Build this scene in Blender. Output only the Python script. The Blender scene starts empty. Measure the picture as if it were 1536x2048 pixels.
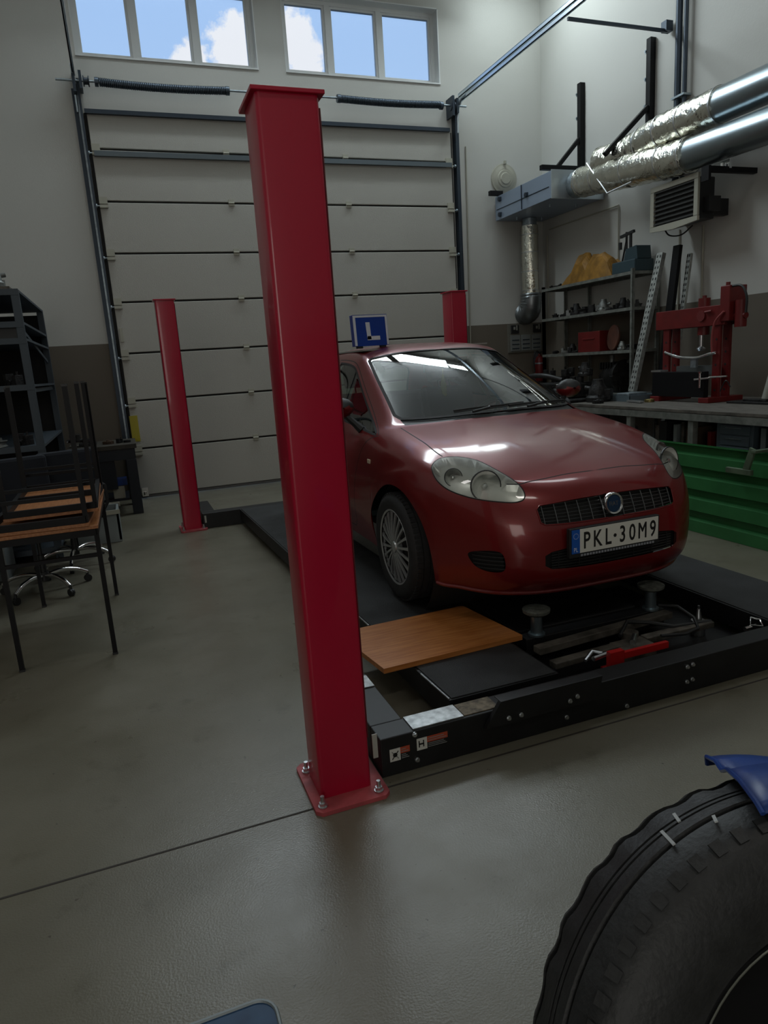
import bpy, bmesh, math, random
import numpy as np
from mathutils import Vector, Matrix, geometry
from math import sin, cos, pi, radians as R

random.seed(7)
SC = bpy.context.scene
COL = SC.collection

# ------------------------------------------------------------------ camera
CAM_POS = (0.0, 0.0, 1.5)
YAW, PITCH, ROLL = 0.34654432, -0.21665354, -0.06567069
FPX = 1367.4
cd = bpy.data.cameras.new('camera'); cam = bpy.data.objects.new('camera', cd); COL.objects.link(cam)
fw = Vector((sin(YAW)*cos(PITCH), cos(YAW)*cos(PITCH), sin(PITCH)))
r0 = Vector((cos(YAW), -sin(YAW), 0)); u0 = r0.cross(fw)
rr = r0*cos(ROLL) + u0*sin(ROLL); uu_ = -r0*sin(ROLL) + u0*cos(ROLL)
cam.matrix_world = Matrix(((rr.x, uu_.x, -fw.x, CAM_POS[0]), (rr.y, uu_.y, -fw.y, CAM_POS[1]), (rr.z, uu_.z, -fw.z, CAM_POS[2]), (0, 0, 0, 1)))
cd.sensor_fit = 'VERTICAL'; cd.sensor_height = 24.0; cd.lens = FPX/2048*24.0; cd.clip_start = 0.02
SC.camera = cam
vs = SC.view_settings
vs.view_transform = 'Standard'; vs.look = 'None'; vs.gamma = 1.0; vs.use_curve_mapping = False
vs.exposure = 0.0
SC.cycles.use_denoising = True
SC.cycles.max_bounces = 8; SC.cycles.diffuse_bounces = 4; SC.cycles.glossy_bounces = 4; SC.cycles.transparent_max_bounces = 16
SC.cycles.sample_clamp_indirect = 4.0; SC.cycles.caustics_reflective = False; SC.cycles.caustics_refractive = False

# ------------------------------------------------------------------ sky seen through the high windows
w = bpy.data.worlds.new('sky'); SC.world = w; w.use_nodes = True
nt = w.node_tree; nt.nodes.clear()
def wn(t, **k):
    n = nt.nodes.new(t)
    for a, b in k.items(): setattr(n, a, b)
    return n
CLOUDS = [((0.184, 0.909, 0.373), 0.062), ((0.248, 0.894, 0.372), 0.045), ((0.129, 0.923, 0.362), 0.03), ((0.207, 0.916, 0.345), 0.05)]
wo = wn('ShaderNodeOutputWorld'); bg = wn('ShaderNodeBackground'); tc = wn('ShaderNodeTexCoord')
sep = wn('ShaderNodeSeparateXYZ'); nt.links.new(tc.outputs['Generated'], sep.inputs[0])
gr = wn('ShaderNodeValToRGB'); gr.color_ramp.elements[0].position = 0.0; gr.color_ramp.elements[0].color = (0.58, 0.78, 1.0, 1)
gr.color_ramp.elements[1].position = 0.9; gr.color_ramp.elements[1].color = (0.22, 0.42, 0.88, 1)
nt.links.new(sep.outputs['Z'], gr.inputs[0])
ns = wn('ShaderNodeTexNoise'); ns.inputs['Scale'].default_value = 14.0; ns.inputs['Detail'].default_value = 8; ns.inputs['Roughness'].default_value = 0.62
nt.links.new(tc.outputs['Generated'], ns.inputs['Vector'])
def cloud(direction, size):
    dn = wn('ShaderNodeVectorMath', operation='DISTANCE'); dn.inputs[1].default_value = direction; nt.links.new(tc.outputs['Generated'], dn.inputs[0])
    m = wn('ShaderNodeMath', operation='DIVIDE'); m.inputs[1].default_value = size; nt.links.new(dn.outputs['Value'], m.inputs[0])
    q = wn('ShaderNodeMath', operation='SUBTRACT'); nt.links.new(ns.outputs['Fac'], q.inputs[0]); q2 = wn('ShaderNodeMath', operation='MULTIPLY'); q2.inputs[1].default_value = .42; nt.links.new(m.outputs[0], q2.inputs[0]); nt.links.new(q2.outputs[0], q.inputs[1])
    r = wn('ShaderNodeValToRGB'); r.color_ramp.elements[0].position = 0.16; r.color_ramp.elements[1].position = 0.24; nt.links.new(q.outputs[0], r.inputs[0]); return r.outputs[0]
prev = gr.outputs[0]
for dr, sz in CLOUDS:
    mx = wn('ShaderNodeMixRGB'); mx.inputs[2].default_value = (0.95, 0.95, 0.98, 1)
    nt.links.new(cloud(dr, sz), mx.inputs[0]); nt.links.new(prev, mx.inputs[1]); prev = mx.outputs[0]
nt.links.new(prev, bg.inputs[0])
SKY = 1.0
bg.inputs[1].default_value = SKY
nt.links.new(bg.outputs[0], wo.inputs[0])

# ------------------------------------------------------------------ fill lights added under the ceiling, unseen above the frame
FILL_LIGHTS = [  # x, y, z, sx, sy, watts, colour, tilt towards the camera side (deg)
    (1.4, 8.45, 6.42, 2.6, 0.60, 88, (0.84, 0.95, 1.0), 58),
    (4.0, 8.45, 6.42, 2.0, 0.60, 60, (0.84, 0.95, 1.0), 58),
    (5.30, 8.30, 6.42, 0.6, 0.30, 18, (0.86, 0.98, 1.0), 0),
    (-2.2, 3.0, 6.42, 1.8, 0.5, 20, (1.0, 0.96, 0.93), 0),
    (4.6, 3.6, 6.42, 1.8, 0.5, 24, (0.90, 0.97, 1.0), 0),
    (1.8, -1.4, 6.42, 1.8, 0.5, 30, (1.0, 0.95, 0.88), 0),
]
FILL_LABELS = ['long white lamp panel under the ceiling in front of the left high window', 'long white lamp panel under the ceiling in front of the right high window', 'short white lamp panel under the ceiling in the far right corner', 'white lamp panel under the ceiling above the stacked desks', 'white lamp panel under the ceiling above the front of the car', 'white lamp panel under the ceiling behind the large tyre']
for lx, ly, lz, sx, sy, P, c, tl in FILL_LIGHTS:
    ld = bpy.data.lights.new('ceiling_panel_light', 'AREA'); ld.shape = 'RECTANGLE'; ld.size = sx; ld.size_y = sy
    ld.energy = P; ld.color = c
    lo = bpy.data.objects.new('ceiling_panel_light', ld); COL.objects.link(lo); lo.location = (lx, ly, lz); lo.rotation_euler = (R(-tl), 0, 0)

# added fill light in front of the solid wall behind the camera
ld = bpy.data.lights.new('gate_daylight', 'AREA'); ld.shape = 'RECTANGLE'; ld.size = 2.6; ld.size_y = 2.3; ld.energy = 52; ld.color = (1.0, 0.97, 0.90)
lo = bpy.data.objects.new('gate_daylight', ld); COL.objects.link(lo); lo.location = (-1.95, -4.36, 2.0); lo.rotation_euler = (R(90), 0, 0)

# ------------------------------------------------------------------ materials
MATS = {}
def mat(name, col, rough=0.5, metal=0.0, noise=0.0, scale=8.0, bump=0.0, bscale=40.0, coat=0.0, col2=None, spec=0.5, stretch=None, aniso=0.0):
    if name in MATS: return MATS[name]
    m = bpy.data.materials.new(name); m.use_nodes = True; t = m.node_tree; b = t.nodes['Principled BSDF']
    b.inputs['Base Color'].default_value = (*col, 1); b.inputs['Roughness'].default_value = rough; b.inputs['Metallic'].default_value = metal
    b.inputs['Specular IOR Level'].default_value = spec
    if coat: b.inputs['Coat Weight'].default_value = coat; b.inputs['Coat Roughness'].default_value = 0.06
    tcn = t.nodes.new('ShaderNodeTexCoord'); vec = tcn.outputs['Object']
    if stretch:
        mpn = t.nodes.new('ShaderNodeMapping'); mpn.inputs['Scale'].default_value = stretch
        t.links.new(vec, mpn.inputs[0]); vec = mpn.outputs[0]
    if noise or col2:
        n = t.nodes.new('ShaderNodeTexNoise'); n.inputs['Scale'].default_value = scale; n.inputs['Detail'].default_value = 6
        t.links.new(vec, n.inputs['Vector'])
        rp = t.nodes.new('ShaderNodeValToRGB'); rp.color_ramp.elements[0].position = 0.35; rp.color_ramp.elements[1].position = 0.68
        c2 = col2 or tuple(min(1, x*(1+noise)) for x in col); c1 = col if col2 else tuple(x*(1-noise) for x in col)
        rp.color_ramp.elements[0].color = (*c1, 1); rp.color_ramp.elements[1].color = (*c2, 1)
        t.links.new(n.outputs['Fac'], rp.inputs[0]); t.links.new(rp.outputs[0], b.inputs['Base Color'])
    if bump:
        n2 = t.nodes.new('ShaderNodeTexNoise'); n2.inputs['Scale'].default_value = bscale; n2.inputs['Detail'].default_value = 4
        t.links.new(vec, n2.inputs['Vector'])
        bp = t.nodes.new('ShaderNodeBump'); bp.inputs['Strength'].default_value = bump; bp.inputs['Distance'].default_value = 0.01
        t.links.new(n2.outputs['Fac'], bp.inputs['Height']); t.links.new(bp.outputs[0], b.inputs['Normal'])
    MATS[name] = m
    return m
def glassmat(name, tint, refl=0.12, rough=0.02):
    m = bpy.data.materials.new(name); m.use_nodes = True; t = m.node_tree; t.nodes.clear()
    o = t.nodes.new('ShaderNodeOutputMaterial'); tr = t.nodes.new('ShaderNodeBsdfTransparent'); tr.inputs[0].default_value = (*tint, 1)
    g = t.nodes.new('ShaderNodeBsdfGlossy'); g.inputs['Roughness'].default_value = rough
    fr = t.nodes.new('ShaderNodeFresnel'); fr.inputs[0].default_value = 1.5
    ad = t.nodes.new('ShaderNodeMath'); ad.operation = 'ADD'; ad.inputs[1].default_value = refl; ad.use_clamp = True
    mxs = t.nodes.new('ShaderNodeMixShader')
    t.links.new(fr.outputs[0], ad.inputs[0]); t.links.new(ad.outputs[0], mxs.inputs[0]); t.links.new(tr.outputs[0], mxs.inputs[1]); t.links.new(g.outputs[0], mxs.inputs[2])
    t.links.new(mxs.outputs[0], o.inputs[0]); MATS[name] = m
    return m

def wall_mat(name, upper, lower, zsplit, seed=0.0):
    m = mat(name, upper, rough=0.75, bump=0.08, bscale=60)
    t = m.node_tree; b = t.nodes['Principled BSDF']
    geo = t.nodes.new('ShaderNodeNewGeometry'); sp = t.nodes.new('ShaderNodeSeparateXYZ'); t.links.new(geo.outputs['Position'], sp.inputs[0])
    gt = t.nodes.new('ShaderNodeMath'); gt.operation = 'GREATER_THAN'; gt.inputs[1].default_value = zsplit; t.links.new(sp.outputs['Z'], gt.inputs[0])
    n = t.nodes.new('ShaderNodeTexNoise'); n.inputs['Scale'].default_value = 1.3; n.inputs['Detail'].default_value = 8; t.links.new(geo.outputs['Position'], n.inputs['Vector'])
    d = t.nodes.new('ShaderNodeMixRGB'); d.inputs[1].default_value = (*[x*0.86 for x in lower], 1); d.inputs[2].default_value = (*lower, 1); t.links.new(n.outputs['Fac'], d.inputs[0])
    d2 = t.nodes.new('ShaderNodeMixRGB'); d2.inputs[1].default_value = (*[x*0.95 for x in upper], 1); d2.inputs[2].default_value = (*upper, 1); t.links.new(n.outputs['Fac'], d2.inputs[0])
    mxx = t.nodes.new('ShaderNodeMixRGB'); t.links.new(gt.outputs[0], mxx.inputs[0]); t.links.new(d.outputs[0], mxx.inputs[1]); t.links.new(d2.outputs[0], mxx.inputs[2])
    t.links.new(mxx.outputs[0], b.inputs['Base Color'])
    return m
M_WALL = wall_mat('wall_paint', (0.60, 0.60, 0.565), (0.165, 0.142, 0.112), 1.92)
M_CEIL = mat('ceiling_paint', (0.72, 0.73, 0.72), 0.9)
def floor_mat():
    m = mat('floor_epoxy', (0.21, 0.20, 0.17), rough=0.36, bump=0.10, bscale=160)
    t = m.node_tree; b = t.nodes['Principled BSDF']
    geo = t.nodes.new('ShaderNodeNewGeometry')
    def nz(scale, det, lo, hi, c0, c1):
        n = t.nodes.new('ShaderNodeTexNoise'); n.inputs['Scale'].default_value = scale; n.inputs['Detail'].default_value = det; n.inputs['Roughness'].default_value = 0.6
        t.links.new(geo.outputs['Position'], n.inputs['Vector'])
        rp = t.nodes.new('ShaderNodeValToRGB'); rp.color_ramp.elements[0].position = lo; rp.color_ramp.elements[1].position = hi
        rp.color_ramp.elements[0].color = (*c0, 1); rp.color_ramp.elements[1].color = (*c1, 1)
        t.links.new(n.outputs['Fac'], rp.inputs[0]); return rp.outputs[0]
    a = nz(1.1, 8, 0.3, 0.72, (0.122, 0.113, 0.080), (0.190, 0.178, 0.138))
    s = nz(5.0, 9, 0.60, 0.75, (1, 1, 1), (0.55, 0.52, 0.45))       # grime blotches
    k = nz(34.0, 3, 0.70, 0.73, (1, 1, 1), (0.30, 0.28, 0.24))      # small dark drips
    m1 = t.nodes.new('ShaderNodeMixRGB'); m1.blend_type = 'MULTIPLY'; m1.inputs[0].default_value = 0.8
    t.links.new(a, m1.inputs[1]); t.links.new(s, m1.inputs[2])
    m2 = t.nodes.new('ShaderNodeMixRGB'); m2.blend_type = 'MULTIPLY'; m2.inputs[0].default_value = 0.8
    t.links.new(m1.outputs[0], m2.inputs[1]); t.links.new(k, m2.inputs[2]); t.links.new(m2.outputs[0], b.inputs['Base Color'])
    rg = nz(2.0, 6, 0.3, 0.7, (0.26,)*3, (0.42,)*3); t.links.new(rg, b.inputs['Roughness'])
    return m
M_FLOOR = floor_mat()
M_JOINT = mat('joint_sealant', (0.035, 0.03, 0.025), 0.8)
M_PVC = mat('white_pvc', (0.80, 0.82, 0.82), 0.35)
M_DOORP = mat('door_panel_grey', (0.47, 0.46, 0.42), 0.5, bump=0.25, bscale=160, stretch=(1, 1, 1))
M_GROOVE = mat('panel_groove', (0.03, 0.03, 0.03), 0.7)
M_GALV = mat('galvanised_steel', (0.36, 0.42, 0.46), 0.42, 0.85, noise=0.2, scale=20)
M_STEEL = mat('bright_steel', (0.62, 0.64, 0.66), 0.3, 1.0)
M_DSTEEL = mat('dark_blue_steel', (0.05, 0.065, 0.085), 0.45, 0.6)
M_SPRING = mat('spring_steel', (0.085, 0.11, 0.14), 0.4, 0.7)
M_BLACK = mat('black_paint', (0.007, 0.007, 0.008), 0.5, spec=0.2)
M_BLACKM = mat('matt_black', (0.010, 0.010, 0.010), 0.8)
M_LIFTBLK = mat('lift_black_paint', (0.007, 0.007, 0.008), 0.5, noise=0.3, scale=12)
M_DECK = mat('runway_deck', (0.017, 0.018, 0.019), 0.7, noise=0.35, scale=6, bump=0.4, bscale=220)
M_RED = mat('column_red', (0.42, 0.002, 0.030), 0.34, coat=0.35)
M_REDDUST = mat('dusty_red_plate', (0.40, 0.07, 0.08), 0.6, noise=0.35, scale=9)
M_PRESS = mat('press_red', (0.14, 0.008, 0.008), 0.45, noise=0.15, scale=7)
M_PAINT = mat('dark_red_metallic', (0.18, 0.006, 0.007), 0.36, 0.30, coat=0.7)
M_PAINT.node_tree.nodes['Principled BSDF'].inputs['Coat Roughness'].default_value = 0.09
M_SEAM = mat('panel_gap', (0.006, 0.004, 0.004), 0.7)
M_RUBBER = mat('tyre_rubber', (0.018, 0.018, 0.019), 0.72, noise=0.2, scale=25)
M_PLBLK = mat('black_plastic', (0.016, 0.017, 0.018), 0.5)
M_CHROME = mat('chrome', (0.82, 0.83, 0.84), 0.12, 1.0)
M_ALLOY = mat('wheel_silver', (0.58, 0.60, 0.61), 0.32, 0.75)
M_REFL = mat('lamp_reflector', (0.82, 0.84, 0.80), 0.28, 0.25)
M_WHITE = mat('plate_white', (0.74, 0.74, 0.68), 0.45)
M_EUBLUE = mat('plate_blue', (0.01, 0.10, 0.46), 0.4)
M_INK = mat('plate_ink', (0.012, 0.012, 0.012), 0.5)
M_SIGNB = mat('sign_blue', (0.004, 0.045, 0.33), 0.3)
M_SIGNW = mat('sign_white', (0.72, 0.76, 0.82), 0.3)
M_SEAT = mat('seat_fabric', (0.045, 0.05, 0.052), 0.9)
M_DASH = mat('dashboard_plastic', (0.04, 0.045, 0.047), 0.7)
M_GLASS = glassmat('car_glass', (0.55, 0.66, 0.60), 0.10)
M_LENS = glassmat('lamp_lens', (0.93, 0.95, 0.93), 0.04)
M_WGLASS = glassmat('window_glass', (0.96, 0.98, 1.0), 0.0)
M_WOOD = mat('orange_laminate', (0.36, 0.12, 0.028), 0.38, col2=(0.50, 0.20, 0.055), scale=5, stretch=(1.2, 14, 14))
M_WOODE = mat('laminate_edge', (0.30, 0.13, 0.05), 0.5)
M_DESKW = mat('desk_wood', (0.28, 0.10, 0.03), 0.4, col2=(0.40, 0.17, 0.06), scale=6, stretch=(14, 1.2, 14))
M_FOIL = mat('duct_foil', (0.80, 0.79, 0.70), 0.17, 1.0, bump=1.0, bscale=22)
M_SPIRAL = mat('spiral_duct', (0.34, 0.40, 0.43), 0.3, 0.95)
M_UNIT = mat('unit_steel', (0.36, 0.44, 0.56), 0.4, 0.55)
M_RACK = mat('rack_grey', (0.20, 0.21, 0.19), 0.55, 0.3, noise=0.25, scale=15)
M_RACKB = mat('rack_blue_grey', (0.05, 0.065, 0.08), 0.55, 0.3)
M_CAST = mat('oily_cast_iron', (0.030, 0.030, 0.030), 0.5, 0.6, noise=0.5, scale=18, bump=0.5, bscale=60)
M_ALU = mat('dull_aluminium', (0.22, 0.23, 0.22), 0.5, 0.7, noise=0.4, scale=18, bump=0.4, bscale=50)
M_TARP = mat('yellow_tarp', (0.34, 0.17, 0.025), 0.6, noise=0.3, scale=10)
M_BLUEP = mat('blue_paint', (0.012, 0.05, 0.24), 0.38, noise=0.25, scale=14)
M_TEAL = mat('blue_machine', (0.03, 0.06, 0.075), 0.5)
M_GREEN = mat('green_coating', (0.035, 0.17, 0.055), 0.36, noise=0.12, scale=5)
M_BENCH = mat('bench_planks', (0.11, 0.10, 0.085), 0.7, noise=0.45, scale=7, stretch=(12, 1, 1))
M_NAVY = mat('navy_paint', (0.010, 0.014, 0.022), 0.5)
M_FABRIC = mat('dark_upholstery', (0.012, 0.015, 0.022), 0.9)
M_YELLOW = mat('yellow_plastic', (0.45, 0.38, 0.03), 0.5)
M_CREAM = mat('cream_plastic', (0.42, 0.41, 0.34), 0.5)
M_GREYP = mat('grey_plastic', (0.22, 0.25, 0.25), 0.5)
M_DIRTY = mat('dusty_metal', (0.10, 0.09, 0.075), 0.7, 0.3, noise=0.5, scale=14)
M_PAPER = mat('paper_sticker', (0.62, 0.62, 0.58), 0.6)
M_REDTXT = mat('red_print', (0.42, 0.07, 0.03), 0.6)
M_BRICK = mat('outside_ground', (0.2, 0.2, 0.18), 0.9)
M_AMBER = mat('amber_lens', (0.65, 0.55, 0.40), 0.3)
M_TAIL = mat('tail_lens', (0.35, 0.01, 0.01), 0.2, coat=0.5)

# ------------------------------------------------------------------ mesh building
class MB:
    def __init__(s): s.v = []; s.f = []; s.m = []; s.sm = []
    def add(s, vs, fs, mi=0, smooth=False):
        o = len(s.v); s.v += [tuple(map(float, p)) for p in vs]
        s.f += [tuple(o+i for i in f) for f in fs]; s.m += [mi]*len(fs); s.sm += [smooth]*len(fs); return s
    def box(s, x0, x1, y0, y1, z0, z1, mi=0, mtx=None):
        P = [(x, y, z) for z in (z0, z1) for y in (y0, y1) for x in (x0, x1)]
        if mtx is not None: P = [tuple(mtx @ Vector(p)) for p in P]
        return s.add(P, [(0, 2, 3, 1), (4, 5, 7, 6), (0, 1, 5, 4), (2, 6, 7, 3), (0, 4, 6, 2), (1, 3, 7, 5)], mi)
    def bar(s, a, b, w, h, mi=0, up=(0, 0, 1)):               # rectangular bar from a to b
        a = Vector(a); b = Vector(b); d = (b-a).normalized(); u = Vector(up)
        if abs(d.dot(u)) > 0.98: u = Vector((0, 1, 0))
        x = d.cross(u).normalized(); z = x.cross(d).normalized(); P = []
        for p in (a, b):
            for i, j in ((-1, -1), (1, -1), (1, 1), (-1, 1)): P.append(p + x*i*w/2 + z*j*h/2)
        return s.add(P, [(0, 1, 2, 3), (4, 7, 6, 5), (0, 4, 5, 1), (1, 5, 6, 2), (2, 6, 7, 3), (3, 7, 4, 0)], mi)
    def cyl(s, a, b, r, n=16, r2=None, mi=0, cap=True):
        a = Vector(a); b = Vector(b); d = (b-a).normalized(); u = Vector((0, 0, 1)) if abs(d.z) < 0.9 else Vector((1, 0, 0))
        x = d.cross(u).normalized(); y = d.cross(x); r2 = r if r2 is None else r2; P = []
        for p, q in ((a, r), (b, r2)):
            for i in range(n): t = 2*pi*i/n; P.append(p + (x*cos(t)+y*sin(t))*q)
        s.add(P, [(i, (i+1) % n, n+(i+1) % n, n+i) for i in range(n)], mi, True)
        if cap: s.add(P, [tuple(range(n))[::-1], tuple(range(n, 2*n))], mi)
        return s
    def tube(s, pts, r, n=10, closed=False, mi=0, rs=None):
        pts = [Vector(p) for p in pts]; N = len(pts); P = []; pu = None
        for i, p in enumerate(pts):
            if closed: d = pts[(i+1) % N]-pts[i-1]
            else: d = pts[min(i+1, N-1)]-pts[max(i-1, 0)]
            d = d.normalized() if d.length > 1e-9 else Vector((0, 0, 1))
            if pu is None: pu = Vector((0, 0, 1)) if abs(d.z) < 0.9 else Vector((1, 0, 0))
            x = d.cross(pu)
            x = x.normalized() if x.length > 1e-6 else Vector((1, 0, 0)); pu = x.cross(d).normalized(); q = rs[i] if rs else r
            for k in range(n): t = 2*pi*k/n; P.append(p + (x*cos(t)+pu*sin(t))*q)
        F = []
        for i in range(N if closed else N-1):
            j = (i+1) % N
            for k in range(n): F.append((i*n+k, i*n+(k+1) % n, j*n+(k+1) % n, j*n+k))
        s.add(P, F, mi, True)
        if not closed: s.add(P, [tuple(range(n)), tuple(range((N-1)*n, N*n))[::-1]], mi)
        return s
    def lathe(s, prof, c, axis, n=32, mi=0, a0=0.0, a1=2*pi, closed_prof=False):   # prof: (radius, along axis)
        c = Vector(c); d = Vector(axis).normalized(); u = Vector((0, 0, 1)) if abs(d.z) < 0.9 else Vector((1, 0, 0))
        x = d.cross(u).normalized(); y = d.cross(x); full = abs(a1-a0-2*pi) < 1e-6; m = n if full else n+1; P = []; K = len(prof)
        for i in range(m):
            t = a0+(a1-a0)*i/n
            for r, h in prof: P.append(c + (x*cos(t)+y*sin(t))*r + d*h)
        F = []
        for i in range(n):
            j = (i+1) % m
            for k in range(K if closed_prof else K-1): l = (k+1) % K; F.append((i*K+k, j*K+k, j*K+l, i*K+l))
        return s.add(P, F, mi, True)
    def prism(s, poly, o, ax, ay, d, mi=0, smooth=False):      # polygon in plane (o, ax, ay), swept by vector d
        o = Vector(o); ax = Vector(ax); ay = Vector(ay); d = Vector(d); n = len(poly)
        P = [o+ax*a+ay*b for a, b in poly]; P += [p+d for p in P]
        s.add(P, [tuple(range(n))[::-1], tuple(range(n, 2*n))], mi)
        return s.add(P, [(i, (i+1) % n, n+(i+1) % n, n+i) for i in range(n)], mi, smooth)
    def grid(s, rows, mi=0, smooth=True, closed=False):
        n = len(rows[0]); P = [p for r in rows for p in r]; F = []
        for i in range(len(rows)-1):
            for k in range(n if closed else n-1): l = (k+1) % n; F.append((i*n+k, i*n+l, (i+1)*n+l, (i+1)*n+k))
        return s.add(P, F, mi, smooth)
    def move(s, mtx, start=0):
        s.v = s.v[:start] + [tuple(mtx @ Vector(p)) for p in s.v[start:]]; return s

def root_loc(o):
    l = Vector((0, 0, 0))
    while o is not None: l += o.location; o = o.parent
    return l
def build(name, mb, mats, parent=None, bevel=0.0, kind=None, sharp=40):
    me = bpy.data.meshes.new(name); off = root_loc(parent)
    me.from_pydata([(p[0]-off.x, p[1]-off.y, p[2]-off.z) for p in mb.v], [], mb.f)
    for m in (mats if isinstance(mats, (list, tuple)) else [mats]): me.materials.append(m)
    me.polygons.foreach_set('material_index', mb.m); me.polygons.foreach_set('use_smooth', mb.sm)
    me.validate()
    bm = bmesh.new(); bm.from_mesh(me); bmesh.ops.recalc_face_normals(bm, faces=bm.faces); bm.to_mesh(me); bm.free()
    if any(mb.sm): me.set_sharp_from_angle(angle=R(sharp))
    me.update()
    o = bpy.data.objects.new(name, me); COL.objects.link(o)
    if parent: o.parent = parent
    if bevel:
        b = o.modifiers.new('bevel', 'BEVEL'); b.width = bevel; b.segments = 2; b.limit_method = 'ANGLE'; b.angle_limit = R(40)
    if kind: o['kind'] = kind
    return o
def thing(name, label, cat, loc=(0, 0, 0), group=None):
    o = bpy.data.objects.new(name, None); o.empty_display_size = 0.1; COL.objects.link(o); o.location = loc
    o['label'] = label; o['category'] = cat
    if group: o['group'] = group
    return o
def tag(o, label, cat, group=None, kind=None):
    o['label'] = label; o['category'] = cat
    if group: o['group'] = group
    if kind: o['kind'] = kind
    return o
KIDS = {}
def dup(root, loc, rot=None, label=None, scale=None):
    def cp(o, par):
        c = o.copy(); COL.objects.link(c)
        if par: c.parent = par
        for ch in [k for k in bpy.data.objects if k.parent == o]: cp(ch, c)
        return c
    r = cp(root, None); r.location = loc
    if rot is not None: r.rotation_euler = rot
    if scale is not None: r.scale = scale
    if label: r['label'] = label
    return r
def struct(name, mb, mats, **k): return build(name, mb, mats, kind='structure', **k)
def text_mb(mb, body, size, o, ax, ay, d, mi=0, xs=1.0, center=True, off=0.0):
    c = bpy.data.curves.new('t', 'FONT'); c.body = body; c.size = size; c.offset = off; c.resolution_u = 3
    ob = bpy.data.objects.new('t', c); COL.objects.link(ob); bpy.context.view_layer.update()
    me = ob.to_mesh(); P = [v.co.copy() for v in me.vertices]; F = [tuple(p.vertices) for p in me.polygons]; ob.to_mesh_clear()
    bpy.data.objects.remove(ob); bpy.data.curves.remove(c)
    if not P: return mb
    x0 = min(p.x for p in P); x1 = max(p.x for p in P); y0 = min(p.y for p in P); y1 = max(p.y for p in P)
    cx, cy = ((x0+x1)/2, (y0+y1)/2) if center else (x0, y0)
    o = Vector(o); ax = Vector(ax); ay = Vector(ay); dd = Vector(d)
    return mb.add([o + ax*((p.x-cx)*xs) + ay*(p.y-cy) + dd for p in P], F, mi)
# =================================================================== THE ROOM
DW = 9.147; XR = 6.06; XL = -3.4; YB = -4.5; ZC = 6.7
b = MB(); b.box(XL-.3, XR+.3, YB-.3, DW+.6, -0.2, 0.0); struct('floor', b, M_FLOOR)
b = MB(); b.box(XL-.3, XR+.3, YB-.3, DW+.4, ZC, ZC+.2); struct('ceiling', b, M_CEIL)
b = MB(); b.box(XR, XR+.3, YB-.3, DW+.4, 0, ZC); struct('wall_right', b, M_WALL)
b = MB(); b.box(XL-.3, XL, YB-.3, DW+.4, 0, ZC); struct('wall_left', b, M_WALL)
b = MB(); b.box(XL, XR, YB-.3, YB, 0, ZC); struct('wall_front', b, M_WALL)
b = MB()
DX0, DX1, DZ = 0.0, 4.62, 4.42
b.box(XL, DX0, DW, DW+.35, 0, ZC); b.box(DX1, XR, DW, DW+.35, 0, ZC)
b.box(DX0, DX1, DW, DW+.35, DZ, 5.06); b.box(DX0, DX1, DW, DW+.35, 5.95, ZC)
b.box(2.06, 2.40, DW, DW+.35, 5.06, 5.95); b.box(4.50, DX1, DW, DW+.35, 5.06, 5.95)
struct('wall_back', b, M_WALL)
b = MB()                                                   # expansion joint in the slab, a sealant strip
b.box(XL, XR, 2.079, 2.087, 0.0, 0.0012); struct('trim_1', b, M_JOINT)
b = MB()
for k in range(4): b.box(-3.30+.88*k, -3.25+.88*k, YB, YB+.05, .85, 3.15)
for z in (.82, 1.95, 3.13): b.box(-3.30, -.60, YB, YB+.05, z, z+.05)
struct('window_3', b, M_PVC)  # window frame added on the solid wall to go with the rear fill light
b = MB(); b.box(-30, 40, DW+.6, 60, -0.3, -0.1); struct('trim_2', b, M_BRICK)

def window(nm, x0, x1, ms):
    z0, z1 = 5.06, 5.95; y0, y1 = DW+.13, DW+.20; t = .055
    b = MB(); b.box(x0, x1, y0, y1, z0, z0+t); b.box(x0, x1, y0, y1, z1-t, z1); b.box(x0, x0+t, y0, y1, z0+t, z1-t); b.box(x1-t, x1, y0, y1, z0+t, z1-t)
    for m in ms: b.box(m-.034, m+.034, y0-.01, y1, z0+t, z1-t)
    o = struct(nm, b, M_PVC)
    xs = [x0+t] + ms + [x1-t]
    for i in range(len(xs)-1):
        a, c = xs[i]+(.034 if i else 0), xs[i+1]-(.034 if i < len(xs)-2 else 0)
        q = MB()
        for (u0, u1, v0, v1) in ((a, c, z0+t, z0+t+.028), (a, c, z1-t-.028, z1-t), (a, a+.028, z0+t+.028, z1-t-.028), (c-.028, c, z0+t+.028, z1-t-.028)): q.box(u0, u1, y0+.012, y1-.012, v0, v1)
        build('sash', q, M_PVC, o)
        g = MB(); g.box(a+.028, c-.028, y0+.03, y0+.036, z0+t+.028, z1-t-.028); build('pane', g, M_WGLASS, o)
    s = MB(); s.box(x0, x1, DW-.015, y0, z0-.012, z0+.004); build('window_sill', s, M_PVC, o)
    s = MB(); s.box(x0, x0+.012, DW-.003, y0, z0, z1); s.box(x1-.012, x1, DW-.003, y0, z0, z1); s.box(x0, x1, DW-.003, y0, z1-.012, z1); build('reveal_lining', s, M_PVC, o)
window('window_1', 0.0, 2.06, [0.66, 1.355]); window('window_2', 2.40, 4.50, [3.02, 3.71])

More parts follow.
